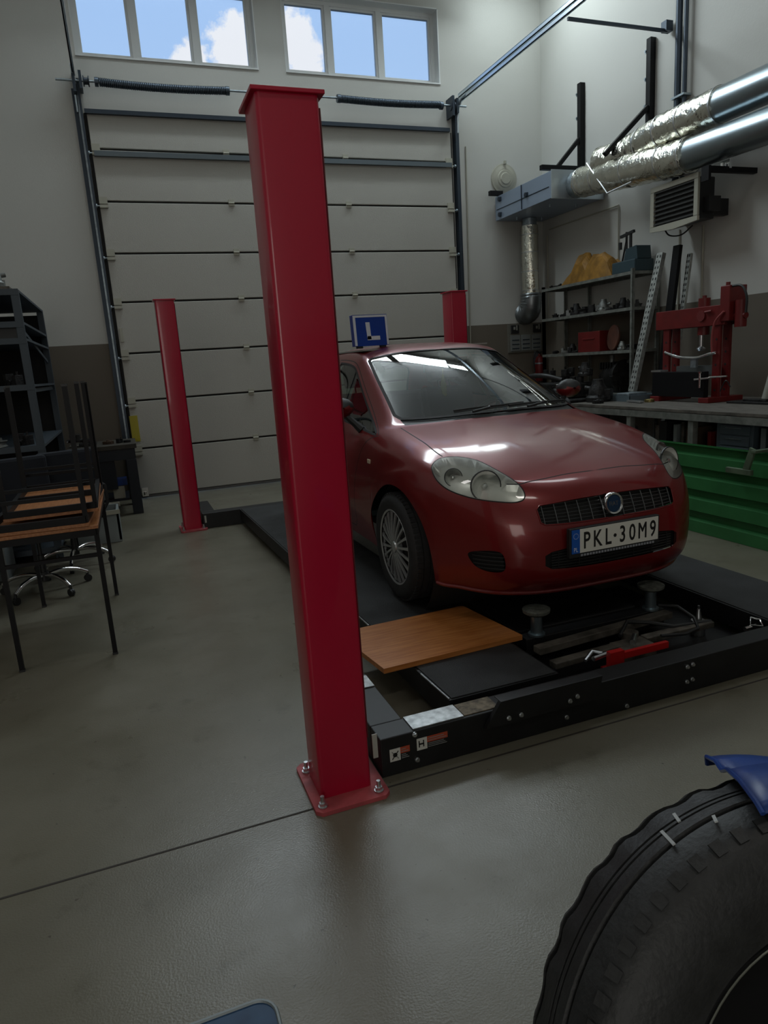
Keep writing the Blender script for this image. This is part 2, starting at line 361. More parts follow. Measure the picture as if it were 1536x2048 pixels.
# ------------------------------------------------------------------ sectional overhead door
door = bpy.data.objects.new('door_1', None); COL.objects.link(door); door.location = (2.3, DW, 0); door['kind'] = 'structure'
SE = [0.03, .627, 1.22, 1.79, 2.389, 2.943, 3.517, 4.08, 4.46]
for i in range(len(SE)-1):
    b = MB(); b.box(DX0+.03, DX1-.03, DW-.06, DW-.02, SE[i]+.010, SE[i+1]-.012); build('door_section', b, M_DOORP, door, bevel=.006)
b = MB(); b.box(DX0+.0, DX1, DW-.022, DW+.02, 0.02, 4.46); build('section_core', b, M_GROOVE, door)
b = MB(); b.box(DX0+.03, DX1-.03, DW-.065, DW-.02, 0.004, 0.034); build('bottom_seal', b, mat('worn_rubber', (.10, .095, .09), .6), door)
b = MB(); b.bar((0.01, DW-.09, 4.455), (4.56, DW-.09, 4.47), .045, .045); build('header_seal', b, M_DSTEEL, door)
b = MB(); b.bar((0.05, DW-.085, 4.02), (4.57, DW-.085, 4.035), .05, .055); build('stiffener_rail', b, mat('rail_grey', (.14, .17, .19), .4, .6), door)
for i in range(1, len(SE)-1):
    z = SE[i]
    for X in (1.55, 3.07):
        b = MB(); b.box(X-.035, X+.035, DW-.075, DW-.06, z-.035, z+.04); b.cyl((X-.035, DW-.078, z), (X+.035, DW-.078, z), .010, 8); build('hinge', b, M_CREAM, door)
    for X, sg in ((.075, -1), (4.545, 1)):
        b = MB(); b.box(X-.045, X+.045, DW-.085, DW-.06, z-.03, z+.045); b.box(X-.045, X+.045, DW-.10, DW-.06, z-.075, z-.045); build('roller_bracket', b, M_CREAM, door)
        b = MB(); b.cyl((X, DW-.085, z-.055), (X+sg*.085, DW-.085, z-.055), .008, 8); b.cyl((X+sg*.07, DW-.085, z-.055), (X+sg*.092, DW-.085, z-.055), .022, 12); build('roller', b, M_GALV, door)
b = MB(); b.box(.05, .085, DW-.075, DW-.06, 1.93, 2.09); build('pull_handle', b, M_CREAM, door)
b = MB(); b.box(.02, .115, DW-.066, DW-.061, .72, 1.04); build('warning_label', b, M_YELLOW, door)
b = MB(); b.box(.045, .12, DW-.12, DW-.06, .03, .14); b.cyl((.08, DW-.13, .05), (.08, DW-.13, .09), .02, 12); build('bottom_bracket', b, M_CHROME, door)
# tracks: upright angle rails and rails running back under the ceiling
def rail(x, sg, nm='track'):
    b = MB()
    b.box(x-.012, x+.012, DW-.11, DW-.002, 0.0, 4.78); b.box(x-.012, x+.030*sg if sg > 0 else x+.012, DW-.002-.004, DW-.002, 0.0, 4.6)
    b.box(min(x+sg*.03, x+sg*.075), max(x+sg*.03, x+sg*.075), DW-.035, DW-.005, 0.0, 4.7)
    build('upright_track', b, M_DSTEEL, door)
    b = MB(); b.box(min(x+sg*.012, x+sg*.03), max(x+sg*.012, x+sg*.03), DW-.07, DW-.006, 0.0, 4.7); build('track_angle', b, M_GALV, door)
rail(-.02, -1); rail(4.655, 1)
for x in (-.055, 4.70):
    b = MB()
    for dz in (0, .062):
        z = 4.80+dz
        b.box(x-.006, x+.006, 2.4, DW-.12, z, z+.045); b.box(x-.006, x+.022, 2.4, DW-.12, z, z+.007); b.box(x-.006, x+.022, 2.4, DW-.12, z+.040, z+.047)
    b.tube([(x, DW-.06, 4.45), (x, DW-.07, 4.62), (x, DW-.12, 4.76), (x, DW-.22, 4.82), (x, DW-.34, 4.83)], .016, 8)
    build('ceiling_track', b, mat('track_zinc', (.62, .72, .80), .3, .85), door)
b = MB(); b.cyl((-.24, DW-.14, 4.745), (4.80, DW-.14, 4.755), .0125, 12); build('torsion_shaft', b, M_GALV, door)
def spring(x0, x1, sag, z0, z1):
    b = MB(); n = int((x1-x0)/.0205); P = []
    for i in range(n*12+1):
        t = i/(n*12); a = 2*pi*i/12; x = x0+(x1-x0)*t
        P.append((x, DW-.14+.036*cos(a), z0+(z1-z0)*t - sag*sin(pi*t) + .036*sin(a)))
    b.tube(P, .0104, 6); build('torsion_spring', b, M_SPRING, door)
    b = MB()
    for x in (x0-.02, x1+.01): b.cyl((x-.02, DW-.14, z0), (x+.02, DW-.14, z0), .048, 20)
    build('spring_cone', b, M_SPRING, door)
spring(.20, 1.62, .018, 4.745, 4.745); spring(3.03, 4.42, .016, 4.745, 4.755)
for x in (-.02, 4.62):
    b = MB(); s = 1 if x < 1 else -1
    b.lathe([(.0, 0), (.055, 0), (.055, .01), (.035, .015), (.035, .05), (.055, .055), (.055, .065), (0, .065)], (x+s*.06, DW-.14, 4.745), (1, 0, 0), 24)
    b.box(x-.05, x-.02, DW-.20, DW-.002, 4.62, 4.86); b.box(x+.02, x+.05, DW-.18, DW-.01, 4.66, 4.84); build('cable_drum', b, M_DSTEEL, door)
b = MB(); b.bar((4.72, 6.62, 4.77), (5.98, 6.62, 4.77), .025, .03); b.box(5.94, 6.03, 6.58, 6.66, 4.76, 4.86); build('track_hanger', b, M_DSTEEL, door)
t = tag(build('conduit', MB().cyl((4.80, DW-.012, 1.2), (4.84, DW-.012, 4.30), .010, 10), M_CREAM), 'thin white conduit running up the wall right of the roll-up door track', 'conduit')

# =================================================================== FOUR-POST LIFT
lift = thing('car_lift', 'four-post car lift with red columns and low black runways bolted to the floor', 'car lift', (2.1, 4.5, 0))
def column(x0, x1, y0, y1, H, bolts=True):
    b = MB(); r = .014; P = []
    for cx, cy, a0 in ((x1-r, y0+r, -pi/2), (x1-r, y1-r, 0), (x0+r, y1-r, pi/2), (x0+r, y0+r, pi)):
        for k in range(5): a = a0+k*pi/8; P.append((cx+r*cos(a), cy+r*sin(a)))
    b.prism(P, (0, 0, .015), (1, 0, 0), (0, 1, 0), (0, 0, H-.015), smooth=True)
    c = build('column', b, M_RED, lift, sharp=50)
    b = MB(); b.box(x0-.014, x1+.014, y0-.014, y1+.014, H, H+.012); build('column_cap', b, M_RED, c, bevel=.002)
    b = MB(); b.box(x1+.0005, x1+.004, y0+.01, y0+.05, .2, H-.03); build('guide_strip', b, mat('dark_red_edge', (.10, .008, .012), .5), c)
    b = MB(); X0, X1, Y0, Y1 = x0-.035, x1+.048, y0-.075, y1+.075; q = .02
    b.prism([(X0+q, Y0), (X1-q, Y0), (X1, Y0+q), (X1, Y1-q), (X1-q, Y1), (X0+q, Y1), (X0, Y1-q), (X0, Y0+q)], (0, 0, 0), (1, 0, 0), (0, 1, 0), (0, 0, .015))
    build('base_plate', b, M_REDDUST, c, bevel=.002)
    for bx, by in ((X0+.03, Y0+.035), (X1-.035, Y0+.035), (X0+.03, Y1-.06), (X1-.035, Y1-.06)):
        b = MB(); b.cyl((bx, by, .015), (bx, by, .019), .017, 16); b.cyl((bx, by, .019), (bx, by, .031), .0135, 6); b.cyl((bx, by, .031), (bx, by, .055), .0075, 10); build('anchor_bolt', b, M_STEEL, c)
    return c
c1 = column(.455, .643, 2.10, 2.275, 2.262)
column(.372, .543, 6.80, 6.97, 2.172); column(3.385, 3.565, 6.84, 7.06, 2.172); column(3.53, 3.71, 2.10, 2.275, 2.262)
# cross beams
b = MB(); b.box(.70, 3.50, 2.142, 2.25, .0, .156); fb = build('cross_beam', b, M_LIFTBLK, lift, bevel=.004)
b = MB(); b.box(.70, .83, 2.252, 2.69, .0, .155); build('latch_housing', b, M_LIFTBLK, fb, bevel=.004)
b = MB(); b.box(.834, 1.045, 2.150, 2.247, .1565, .162); build('slide_plate', b, M_STEEL if False else mat('worn_plate', (.40, .41, .41), .38, .85, noise=.3, scale=30), fb)
b = MB(); b.box(.74, .826, 2.55, 2.66, .1555, .161); build('slide_plate', b, MATS['worn_plate'], fb)
b = MB(); b.box(1.05, 1.20, 2.155, 2.245, .1565, .160); build('greasy_patch', b, mat('old_grease', (.16, .13, .09), .7, noise=.5, scale=40), fb)
b = MB(); b.prism([(1.12, .10), (1.64, .10), (1.66, .198), (1.19, .198)], (0, 2.118, 0), (1, 0, 0), (0, 0, 1), (0, .020, 0)); b.box(1.19, 1.66, 2.118, 2.17, .194, .199); build('stop_flap', b, M_LIFTBLK, fb, bevel=.002)
def bolt(mb, x, y, z, r=.009): mb.cyl((x, y, z), (x, y-.004, z), r*1.4, 12); mb.cyl((x, y-.004, z), (x, y-.011, z), r, 6)
for (x, z, yy) in ((1.22, .125, 2.117), (1.275, .125, 2.117), (1.50, .128, 2.117), (1.535, .14, 2.117), (1.50, .045, 2.141), (2.12, .125, 2.141), (2.15, .13, 2.141), (2.12, .055, 2.141), (2.15, .06, 2.141), (.835, .145, 2.141), (.84, .04, 2.141), (1.80, .02, 2.141)):
    b = MB(); bolt(b, x, yy, z, .007); build('beam_bolt', b, M_STEEL, fb)
b = MB(); b.box(.673, .692, 2.150, 2.154, .085, .180); build('height_sticker', b, mat('grey_sticker', (.42, .42, .38), .5), fb)
def sticker(x0, z0, w, h, tw):
    b = MB(); y = 2.1405
    b.box(x0, x0+w, y-.001, y, z0, z0+h, 0)
    cx, cz = x0+w/2, z0+h/2
    if tw < .07:
        b.bar((cx-w*.3, y-.0015, cz-h*.3), (cx+w*.3, y-.0015, cz+h*.3), .001, .008, 1, up=(0, 1, 0)); b.bar((cx-w*.3, y-.0015, cz+h*.3), (cx+w*.3, y-.0015, cz-h*.3), .001, .008, 1, up=(0, 1, 0)); b.cyl((cx, y-.001, cz), (cx, y-.002, cz), .009, 12, mi=1)
    else:
        b.box(cx-w*.32, cx-w*.22, y-.002, y-.001, cz-h*.25, cz+h*.3, 1); b.box(cx+w*.1, cx+w*.2, y-.002, y-.001, cz-h*.25, cz+h*.3, 1); b.box(cx-w*.3, cx+w*.2, y-.002, y-.001, cz-h*.05, cz+h*.08, 1)
    b.box(x0+w, x0+w+tw, y-.001, y, z0+h*.5, z0+h, 2)
    for k in range(2): b.box(x0+w+.004, x0+w+tw-.006-.01*k, y-.002, y-.001, z0+h*(.62+.18*k), z0+h*(.67+.18*k), 3)
    for k in range(3): b.box(x0+w+.004, x0+w+tw-.004-.006*k, y-.001, y, z0+h*(.08+.14*k), z0+h*(.13+.14*k), 3)
    build('warning_sticker', b, [M_PAPER, M_INK, M_REDTXT, mat('grey_print', (.25, .25, .25), .6)], fb)
sticker(.733, .058, .042, .050, .038); sticker(.842, .075, .042, .048, .085)
b = MB(); b.box(.56, 3.40, 6.80, 6.93, .0, .150); rb = build('cross_beam', b, M_LIFTBLK, lift, bevel=.004)
b = MB(); b.box(.56, .69, 6.93, 7.5, 0, .15); build('latch_housing', b, M_LIFTBLK, rb, bevel=.004)
b = MB(); b.box(.575, .592, 6.792, 6.797, .06, .13); build('height_sticker', b, MATS['grey_sticker'], rb)
def runway(L0, L1, R0, R1, ya, yb):
    # outline with the left edge from (L0, ya) to (L1, yb)
    P = [(L0, ya), (R0, ya), (R1, yb), (L1, yb)]
    b = MB(); b.prism(P, (0, 0, .045), (1, 0, 0), (0, 1, 0), (0, 0, .106)); r = build('runway', b, M_LIFTBLK, lift, bevel=.003)
    Q = [(L0+.012, ya+.008), (R0-.012, ya+.008), (R1-.012, yb-.01), (L1+.012, yb-.01)]
    b = MB(); b.prism(Q, (0, 0, .151), (1, 0, 0), (0, 1, 0), (0, 0, .005)); build('deck_plate', b, M_DECK, r)
    b = MB(); b.prism([(L1, yb), (R1, yb), (R1, yb+.5), (L1, yb+.5)], (0, 0, .0), (1, 0, 0), (0, 1, 0), (0, 0, .02)); build('ramp_foot', b, M_LIFTBLK, r)
    b = MB(); b.add([(L1, yb, .15), (R1, yb, .15), (R1, yb+.62, .02), (L1, yb+.62, .02), (L1, yb, .12), (R1, yb, .12), (R1, yb+.62, .0), (L1, yb+.62, .0)], [(0, 1, 2, 3), (4, 7, 6, 5), (0, 4, 5, 1), (2, 6, 7, 3), (0, 3, 7, 4), (1, 5, 6, 2)]); build('ramp', b, M_DECK, r)
    return r
r1 = runway(1.058, .925, 1.575, 1.50, 2.30, 6.79); r2 = runway(2.775, 2.80, 3.24, 3.24, 2.30, 6.79)
for pa, pb in (((1.056, 2.30, .158), (1.046, 2.56, .158)), ((1.03, 3.2, .160), (1.02, 3.52, .160))):
    b = MB(); b.bar(pa, pb, .006, .006); build('worn_edge', b, MATS['worn_plate'], r1)
# rolling jack between the runways
jk = thing('rolling_jack', 'black rolling jack beam with two round steel lifting pads between the runways', 'jack', (2.1, 2.8, 0))
b = MB(); b.box(1.585, 2.765, 2.26, 3.36, .012, .022); build('drip_tray', b, M_LIFTBLK, jk)
b = MB(); b.box(1.66, 2.385, 2.775, 3.28, .03, .150); build('jack_housing', b, M_LIFTBLK, jk, bevel=.006)
b = MB(); b.bar((1.66, 2.60, .12), (2.50, 2.66, .12), .055, .035); build('slide_bar', b, M_DIRTY, jk, bevel=.004)
b = MB(); b.bar((1.66, 2.47, .10), (2.05, 2.49, .10), .05, .03); b.bar((2.2, 2.50, .10), (2.62, 2.50, .10), .05, .03); build('slide_bar', b, M_DIRTY, jk, bevel=.004)
b = MB(); b.box(1.66, 2.50, 2.69, 2.765, .05, .14); build('pad_rail', b, M_LIFTBLK, jk, bevel=.004)
for x in (1.735, 2.43):
    b = MB(); b.cyl((x, 2.716, .142), (x, 2.716, .152), .042, 24); b.cyl((x, 2.716, .152), (x, 2.716, .252), .029, 24); build('pad_stem', b, mat('zinc_plate', (.30, .38, .42), .32, .9), jk)
    b = MB(); b.lathe([(0, .250), (.050, .250), (.066, .262), (.068, .276), (.060, .280), (.0, .276)], (x, 2.716, 0), (0, 0, 1), 32); build('lifting_pad', b, mat('worn_pad', (.14, .15, .13), .6, .4, noise=.4, scale=40), jk)
b = MB(); b.box(1.87, 1.945, 2.33, 2.36, .06, .165); b.box(1.87, 1.99, 2.33, 2.40, .05, .075); b.bar((1.95, 2.345, .135), (2.20, 2.345, .135), .02, .03); build('release_lever', b, mat('bright_red_paint', (.45, .012, .012), .4), jk)
b = MB(); b.tube([(1.80, 2.42, .11), (1.86, 2.45, .13), (1.90, 2.43, .12)], .009, 8); b.cyl((1.83, 2.40, .12), (1.93, 2.42, .12), .012, 10); build('valve', b, M_STEEL, jk)
b = MB(); b.cyl((2.10, 2.46, .12), (2.16, 2.52, .12), .014, 10); build('valve', b, M_STEEL, jk)
b = MB(); b.tube([(2.47, 2.70, .16), (2.52, 2.62, .17), (2.55, 2.54, .13), (2.50, 2.46, .11), (2.38, 2.42, .12), (2.25, 2.44, .13)], .008, 8); b.tube([(2.10, 2.55, .12), (2.2, 2.62, .15), (2.3, 2.58, .14), (2.40, 2.52, .12), (2.62, 2.50, .11)], .010, 8); build('hydraulic_hose', b, M_PLBLK, jk)
b = MB(); b.box(2.02, 2.20, 2.41, 2.53, .03, .11); b.cyl((2.16, 2.55, .04), (2.16, 2.55, .13), .04, 16); build('pump_block', b, M_DIRTY, jk, bevel=.004)
b = MB(); b.cyl((2.60, 2.56, .10), (2.60, 2.56, .16), .02, 12, r2=.008); b.cyl((2.60, 2.56, .16), (2.60, 2.56, .178), .006, 8); b.cyl((2.60, 2.56, .022), (2.60, 2.56, .10), .035, 16); build('air_fitting', b, M_STEEL, jk)
b = MB(); b.cyl((2.66, 2.33, .12), (2.735, 2.335, .12), .011, 10); b.tube([(2.70, 2.335, .13), (2.73, 2.36, .155), (2.755, 2.33, .15), (2.74, 2.30, .13)], .006, 8, closed=True); build('air_coupling', b, M_CHROME, jk)
# laminate board laid over the left runway
bd = MB(); bd.prism([(.904, 2.638), (1.623, 2.664), (1.559, 3.164), (.840, 3.138)], (0, 0, .1575), (1, 0, 0), (0, 1, 0), (0, 0, .024))
bd = build('board', bd, M_WOOD, bevel=.0015); tag(bd, 'orange laminate board lying across the front end of the left runway', 'board')
# =================================================================== THE CAR
CAR_ROWS = [
 [(0,.10,.17),(.2,.10,.17),(.37,.125,.17),(.50,.18,.17),(.59,.255,.17),(.655,.33,.175),(.70,.385,.18),(.74,.43,.18),(.767,.465,.185),(.785,.495,.19)],
 [(0,.02,.25),(.2,.025,.25),(.38,.05,.25),(.52,.115,.25),(.62,.21,.25),(.69,.30,.25),(.737,.37,.25),(.768,.42,.25),(.788,.45,.255),(.80,.476,.26)],
 [(0,0,.37),(.2,.006,.37),(.38,.033,.37),(.53,.10,.37),(.635,.20,.37),(.71,.295,.375),(.755,.365,.38),(.785,.415,.38),(.803,.45,.38),(.815,.484,.385)],
 [(0,.01,.48),(.2,.016,.48),(.38,.045,.48),(.535,.11,.48),(.645,.21,.485),(.72,.305,.49),(.765,.38,.495),(.795,.44,.50),(.813,.49,.505),(.825,.543,.50)],
 [(0,.035,.56),(.2,.04,.56),(.38,.068,.56),(.54,.135,.565),(.65,.235,.575),(.73,.34,.585),(.775,.425,.595),(.806,.50,.60),(.826,.565,.60),(.836,.63,.58)],
 [(0,.075,.64),(.2,.08,.64),(.38,.11,.645),(.54,.18,.65),(.655,.28,.66),(.738,.39,.67),(.785,.495,.68),(.814,.60,.68),(.834,.70,.668),(.842,.777,.645)],
 [(0,.125,.70),(.2,.135,.70),(.38,.17,.71),(.54,.24,.725),(.65,.345,.74),(.73,.47,.75),(.78,.60,.755),(.812,.74,.745),(.832,.90,.715),(.842,1.03,.64)],
 [(0,.21,.75),(.2,.22,.75),(.38,.25,.755),(.54,.32,.77),(.65,.43,.785),(.73,.56,.79),(.78,.70,.785),(.817,.88,.75),(.838,1.12,.67),(.844,1.245,.51)],
 [(0,.34,.805),(.2,.35,.805),(.38,.37,.805),(.54,.43,.81),(.65,.53,.82),(.73,.67,.82),(.785,.82,.805),(.82,1.05,.755),(.842,1.24,.61),(.84,1.325,.36)],
 [(0,.52,.865),(.2,.52,.865),(.38,.54,.86),(.54,.585,.86),(.65,.675,.86),(.73,.81,.85),(.785,.98,.83),(.822,1.17,.765),(.843,1.34,.54),(.80,1.34,.20)],
 [(0,.74,.92),(.2,.745,.92),(.38,.755,.915),(.54,.79,.905),(.65,.86,.895),(.73,.98,.88),(.785,1.14,.85),(.824,1.29,.765),(.843,1.43,.50),(.80,1.44,.19)],
 [(0,1.00,.965),(.2,1.01,.965),(.38,1.04,.96),(.54,1.09,.95),(.65,1.15,.94),(.73,1.24,.915),(.785,1.35,.875),(.825,1.45,.765),(.845,1.55,.48),(.80,1.56,.19)],
 [(0,1.13,1.01),(.2,1.14,1.01),(.38,1.165,1.0),(.54,1.22,.99),(.655,1.29,.97),(.73,1.38,.935),(.785,1.49,.895),(.827,1.59,.765),(.847,1.67,.48),(.80,1.68,.19)],
 [(0,1.40,1.155),(.2,1.41,1.15),(.37,1.44,1.14),(.52,1.49,1.12),(.63,1.55,1.08),(.70,1.62,1.0),(.78,1.68,.905),(.828,1.75,.765),(.849,1.80,.48),(.80,1.82,.19)],
 [(0,1.70,1.30),(.2,1.71,1.295),(.36,1.735,1.28),(.50,1.78,1.255),(.597,1.83,1.21),(.675,1.87,1.08),(.778,1.89,.915),(.829,1.93,.765),(.85,1.95,.48),(.80,1.97,.19)],
 [(0,1.95,1.40),(.2,1.955,1.397),(.35,1.975,1.385),(.485,2.01,1.362),(.57,2.05,1.32),(.66,2.07,1.15),(.777,2.09,.925),(.83,2.11,.77),(.85,2.13,.48),(.80,2.15,.19)],
 [(0,2.13,1.445),(.2,2.13,1.442),(.35,2.14,1.432),(.48,2.17,1.412),(.56,2.20,1.365),(.652,2.23,1.18),(.777,2.25,.935),(.831,2.27,.77),(.85,2.29,.48),(.80,2.31,.19)],
 [(0,2.45,1.468),(.2,2.45,1.465),(.35,2.45,1.455),(.475,2.46,1.432),(.55,2.47,1.385),(.645,2.48,1.20),(.777,2.49,.95),(.831,2.50,.78),(.85,2.50,.48),(.80,2.50,.19)],
 [(0,2.80,1.47),(.2,2.80,1.467),(.35,2.80,1.456),(.47,2.80,1.433),(.545,2.80,1.385),(.64,2.80,1.21),(.775,2.80,.965),(.831,2.80,.785),(.85,2.80,.48),(.80,2.80,.19)],
 [(0,3.12,1.455),(.2,3.12,1.45),(.35,3.12,1.44),(.465,3.12,1.415),(.54,3.12,1.37),(.635,3.12,1.20),(.77,3.12,.98),(.829,3.12,.79),(.848,3.12,.48),(.80,3.12,.19)],
 [(0,3.42,1.42),(.2,3.42,1.415),(.35,3.42,1.405),(.455,3.42,1.38),(.53,3.42,1.335),(.625,3.42,1.18),(.76,3.42,.99),(.826,3.42,.80),(.845,3.42,.50),(.79,3.42,.20)],
 [(0,3.69,1.36),(.2,3.69,1.355),(.34,3.68,1.345),(.44,3.67,1.32),(.52,3.65,1.27),(.615,3.64,1.14),(.745,3.63,.98),(.815,3.63,.79),(.835,3.63,.50),(.78,3.63,.22)],
 [(0,3.85,1.18),(.2,3.85,1.175),(.34,3.84,1.165),(.45,3.82,1.14),(.54,3.80,1.10),(.64,3.78,1.04),(.74,3.77,.94),(.80,3.77,.78),(.815,3.77,.50),(.76,3.77,.23)],
 [(0,3.95,.90),(.2,3.95,.90),(.34,3.94,.90),(.47,3.92,.89),(.58,3.90,.88),(.67,3.88,.86),(.74,3.87,.80),(.78,3.87,.68),(.79,3.87,.48),(.73,3.87,.24)],
 [(0,4.01,.60),(.2,4.01,.60),(.34,4.005,.60),(.48,3.99,.595),(.59,3.965,.59),(.67,3.94,.57),(.72,3.93,.54),(.745,3.92,.48),(.75,3.92,.38),(.70,3.91,.24)],
 [(0,4.0,.28),(.2,4.0,.28),(.34,3.99,.28),(.48,3.98,.28),(.58,3.96,.275),(.65,3.94,.27),(.69,3.93,.265),(.71,3.92,.26),(.71,3.92,.25),(.68,3.90,.23)],
]
class Surf:
    def __init__(s, rows):
        P = np.array(rows, float); s.NU, s.NV = P.shape[:2]
        C = P.copy()
        for _ in range(3):
            C = C + (P - s._at_knots(s._pad(C)))
        s.G = s._pad(C)
    def _pad(s, C):
        m = C[:, 1:2].copy(); m[..., 0] *= -1                    # mirror image across the centre line
        C = np.concatenate([m, C, 2*C[:, -1:] - C[:, -2:-1]], 1)
        return np.concatenate([2*C[:1] - C[1:2], C, 2*C[-1:] - C[-2:-1]], 0)
    def _at_knots(s, G):
        K = (G[:-2] + 4*G[1:-1] + G[2:]) / 6
        return (K[:, :-2] + 4*K[:, 1:-1] + K[:, 2:]) / 6
    @staticmethod
    def _b(t):
        return np.stack([(1-t)**3, 3*t**3-6*t**2+4, -3*t**3+3*t**2+3*t+1, t**3], -1) / 6
    def __call__(s, u, v):
        u = np.clip(np.asarray(u, float), 0, s.NU-1-1e-9); v = np.clip(np.asarray(v, float), -0.0, s.NV-1-1e-9)
        i = u.astype(int); j = v.astype(int); bu = s._b(u-i); bv = s._b(v-j); out = 0
        for a in range(4):
            for b in range(4):
                out = out + (bu[..., a]*bv[..., b])[..., None] * s.G[i+a, j+b]
        return out
    def normal(s, u, v, e=1e-3):
        u = np.asarray(u, float); v = np.asarray(v, float)
        du = s(np.minimum(u+e, s.NU-1), v) - s(np.maximum(u-e, 0), v)
        dv = s(u, np.minimum(v+e, s.NV-1)) - s(u, np.maximum(v-e, 0))
        n = np.cross(dv, du); n /= np.maximum(np.linalg.norm(n, axis=-1, keepdims=True), 1e-12)
        return n

_rows = np.array(CAR_ROWS, float) * .9725
_m = _rows[..., 0] > .58; _rows[..., 0][_m] = .58 + (_rows[..., 0][_m]-.58)*.95
S = Surf(_rows)
CO = np.array([2.12, 2.592, .193])
car = thing('car', 'dark red three-door hatchback parked on the lift runways', 'car', tuple(CO))

def cr_closed(P, n=6):
    P = np.array(P, float); N = len(P); out = []
    for i in range(N):
        a, b_, c, d = P[i-1], P[i], P[(i+1) % N], P[(i+2) % N]
        for k in range(n):
            t = k/n; out.append(.5*((2*b_) + (c-a)*t + (2*a-5*b_+4*c-d)*t*t + (3*b_-a-3*c+d)*t**3))
    return np.array(out)
def dens(P, closed=True, step=.12):
    P = np.array(P, float); out = []; N = len(P)
    for i in range(N if closed else N-1):
        a, c = P[i], P[(i+1) % N]; k = max(1, int(math.ceil(np.abs(c-a).max()/step)))
        for j in range(k): out.append(a+(c-a)*j/k)
    if not closed: out.append(P[-1])
    return np.array(out)
def cr_open(P, n=5):
    P = np.array(P, float); Q = np.concatenate([[2*P[0]-P[1]], P, [2*P[-1]-P[-2]]]); out = []
    for i in range(1, len(Q)-2):
        a, b_, c, d = Q[i-1], Q[i], Q[i+1], Q[i+2]
        for k in range(n):
            t = k/n; out.append(.5*((2*b_) + (c-a)*t + (2*a-5*b_+4*c-d)*t*t + (3*b_-a-3*c+d)*t**3))
    out.append(Q[-2]); return np.array(out)
def strip(P, hw, closed=False):          # ribbon polygon of half width hw (metres) round a uv line
    P = np.array(P, float); N = len(P); e = 1e-3; L = []; Rr = []
    for i, p in enumerate(P):
        q0 = P[i-1] if (i or closed) else P[i]; q1 = P[(i+1) % N] if (i < N-1 or closed) else P[i]
        s0 = S(*p); du = (S(p[0]+e, p[1])-s0)/e if p[0] < 24.9 else (s0-S(p[0]-e, p[1]))/e; dv = (S(p[0], p[1]+e)-s0)/e if p[1] < 8.9 else (s0-S(p[0], p[1]-e))/e
        t = du*(q1-q0)[0] + dv*(q1-q0)[1]; nn = np.cross(du, dv); sd = np.cross(nn, t); sd /= np.linalg.norm(sd)+1e-12
        J = np.stack([du, dv], 1); d = np.linalg.lstsq(J, sd*hw, rcond=None)[0]; L.append(p+d); Rr.append(p-d)
    return np.array(L), np.array(Rr)
def inpoly(P, x, y):
    c = np.zeros(x.shape, bool); N = len(P)
    for i in range(N):
        (x0, y0), (x1, y1) = P[i-1], P[i]
        if y0 == y1: continue
        m = ((y0 > y) != (y1 > y)) & (x < (x1-x0)*(y-y0)/(y1-y0)+x0); c ^= m
    return c
HL = cr_closed([(6.45, 5.3), (7.3, 4.95), (8.1, 4.35), (8.4, 3.6), (8.15, 2.95), (7.2, 2.62), (5.95, 2.35), (5.2, 2.35), (4.92, 2.6), (4.92, 3.15), (5.02, 4.1), (5.3, 4.95), (5.75, 5.35)], 6)
WS = np.concatenate([cr_open([(11.82, -.02), (11.85, 1.5), (11.95, 2.8), (12.1, 3.55)], 5), cr_open([(12.35, 3.72), (13, 3.62), (14, 3.52), (15.0, 3.40)], 6), cr_open([(15.12, 3.2), (15.1, 1.6), (15.05, -.02)], 6)])
HOOD = np.concatenate([cr_open([(6.74, -.02), (6.70, .95), (6.30, 1.95), (6.05, 2.32), (6.0, 2.7)], 5), cr_open([(7.2, 3.4), (8.2, 4.05), (9.0, 4.16), (9.7, 4.1), (10.55, 4.05), (11.4, 3.95)], 6), cr_open([(11.42, 3.6), (11.32, 2), (11.25, -.02)], 5)])
GLF = np.concatenate([cr_open([(11.25, 5.5), (11.9, 5.2), (12.65, 4.95), (13.9, 4.65), (15.1, 4.42), (16, 4.32), (17.25, 4.28)], 5), cr_open([(17.25, 5.8), (15, 5.82), (13.75, 5.8), (12.4, 5.72), (11.4, 5.6)], 5)])
GLR = np.concatenate([dens([(17.5, 4.28), (19.0, 4.30), (20.2, 4.5), (20.75, 5.1), (20.6, 5.7), (19, 5.82), (17.5, 5.8)], True, .3)])
DOOR = np.concatenate([cr_open([(17.38, 4.12), (15.8, 4.14), (13.9, 4.42), (12.6, 4.75), (11.15, 5.42), (11.15, 5.9), (11.35, 6.8), (11.6, 7.8), (11.9, 8.6)], 5), cr_open([(12.3, 8.78), (15, 8.8), (17.2, 8.75)], 5), cr_open([(17.38, 8.4), (17.38, 6), (17.38, 4.3)], 5)])
GRI = np.concatenate([cr_open([(3.56, -.02), (3.56, 1.2), (3.6, 2.0)], 5), cr_open([(3.75, 2.12), (4.5, 2.15)], 3), cr_open([(4.70, 2.05), (4.9, 1), (4.96, -.02)], 5)])
LOW = np.concatenate([cr_open([(1.5, -.02), (1.5, 1.0), (1.55, 1.9)], 5), cr_open([(1.7, 2.1), (2.1, 2.1)], 3), cr_open([(2.25, 1.9), (2.42, 1), (2.45, -.02)], 5)])
FOG = cr_closed([(2.1, 4.75), (2.3, 4.1), (2.3, 3.45), (1.9, 3.3), (1.5, 3.4), (1.45, 3.95), (1.65, 4.5)], 5)
RWN = np.concatenate([cr_open([(21.15, -.02), (21.2, 2), (21.3, 3.4)], 5), cr_open([(21.5, 3.6), (22.4, 3.5)], 3), cr_open([(22.6, 3.2), (22.6, -.02)], 5)])
TL = cr_closed([(21.4, 5.2), (22.3, 5.0), (22.9, 5.6), (22.8, 6.6), (22.2, 7.0), (21.6, 6.6), (21.3, 5.9)], 5)
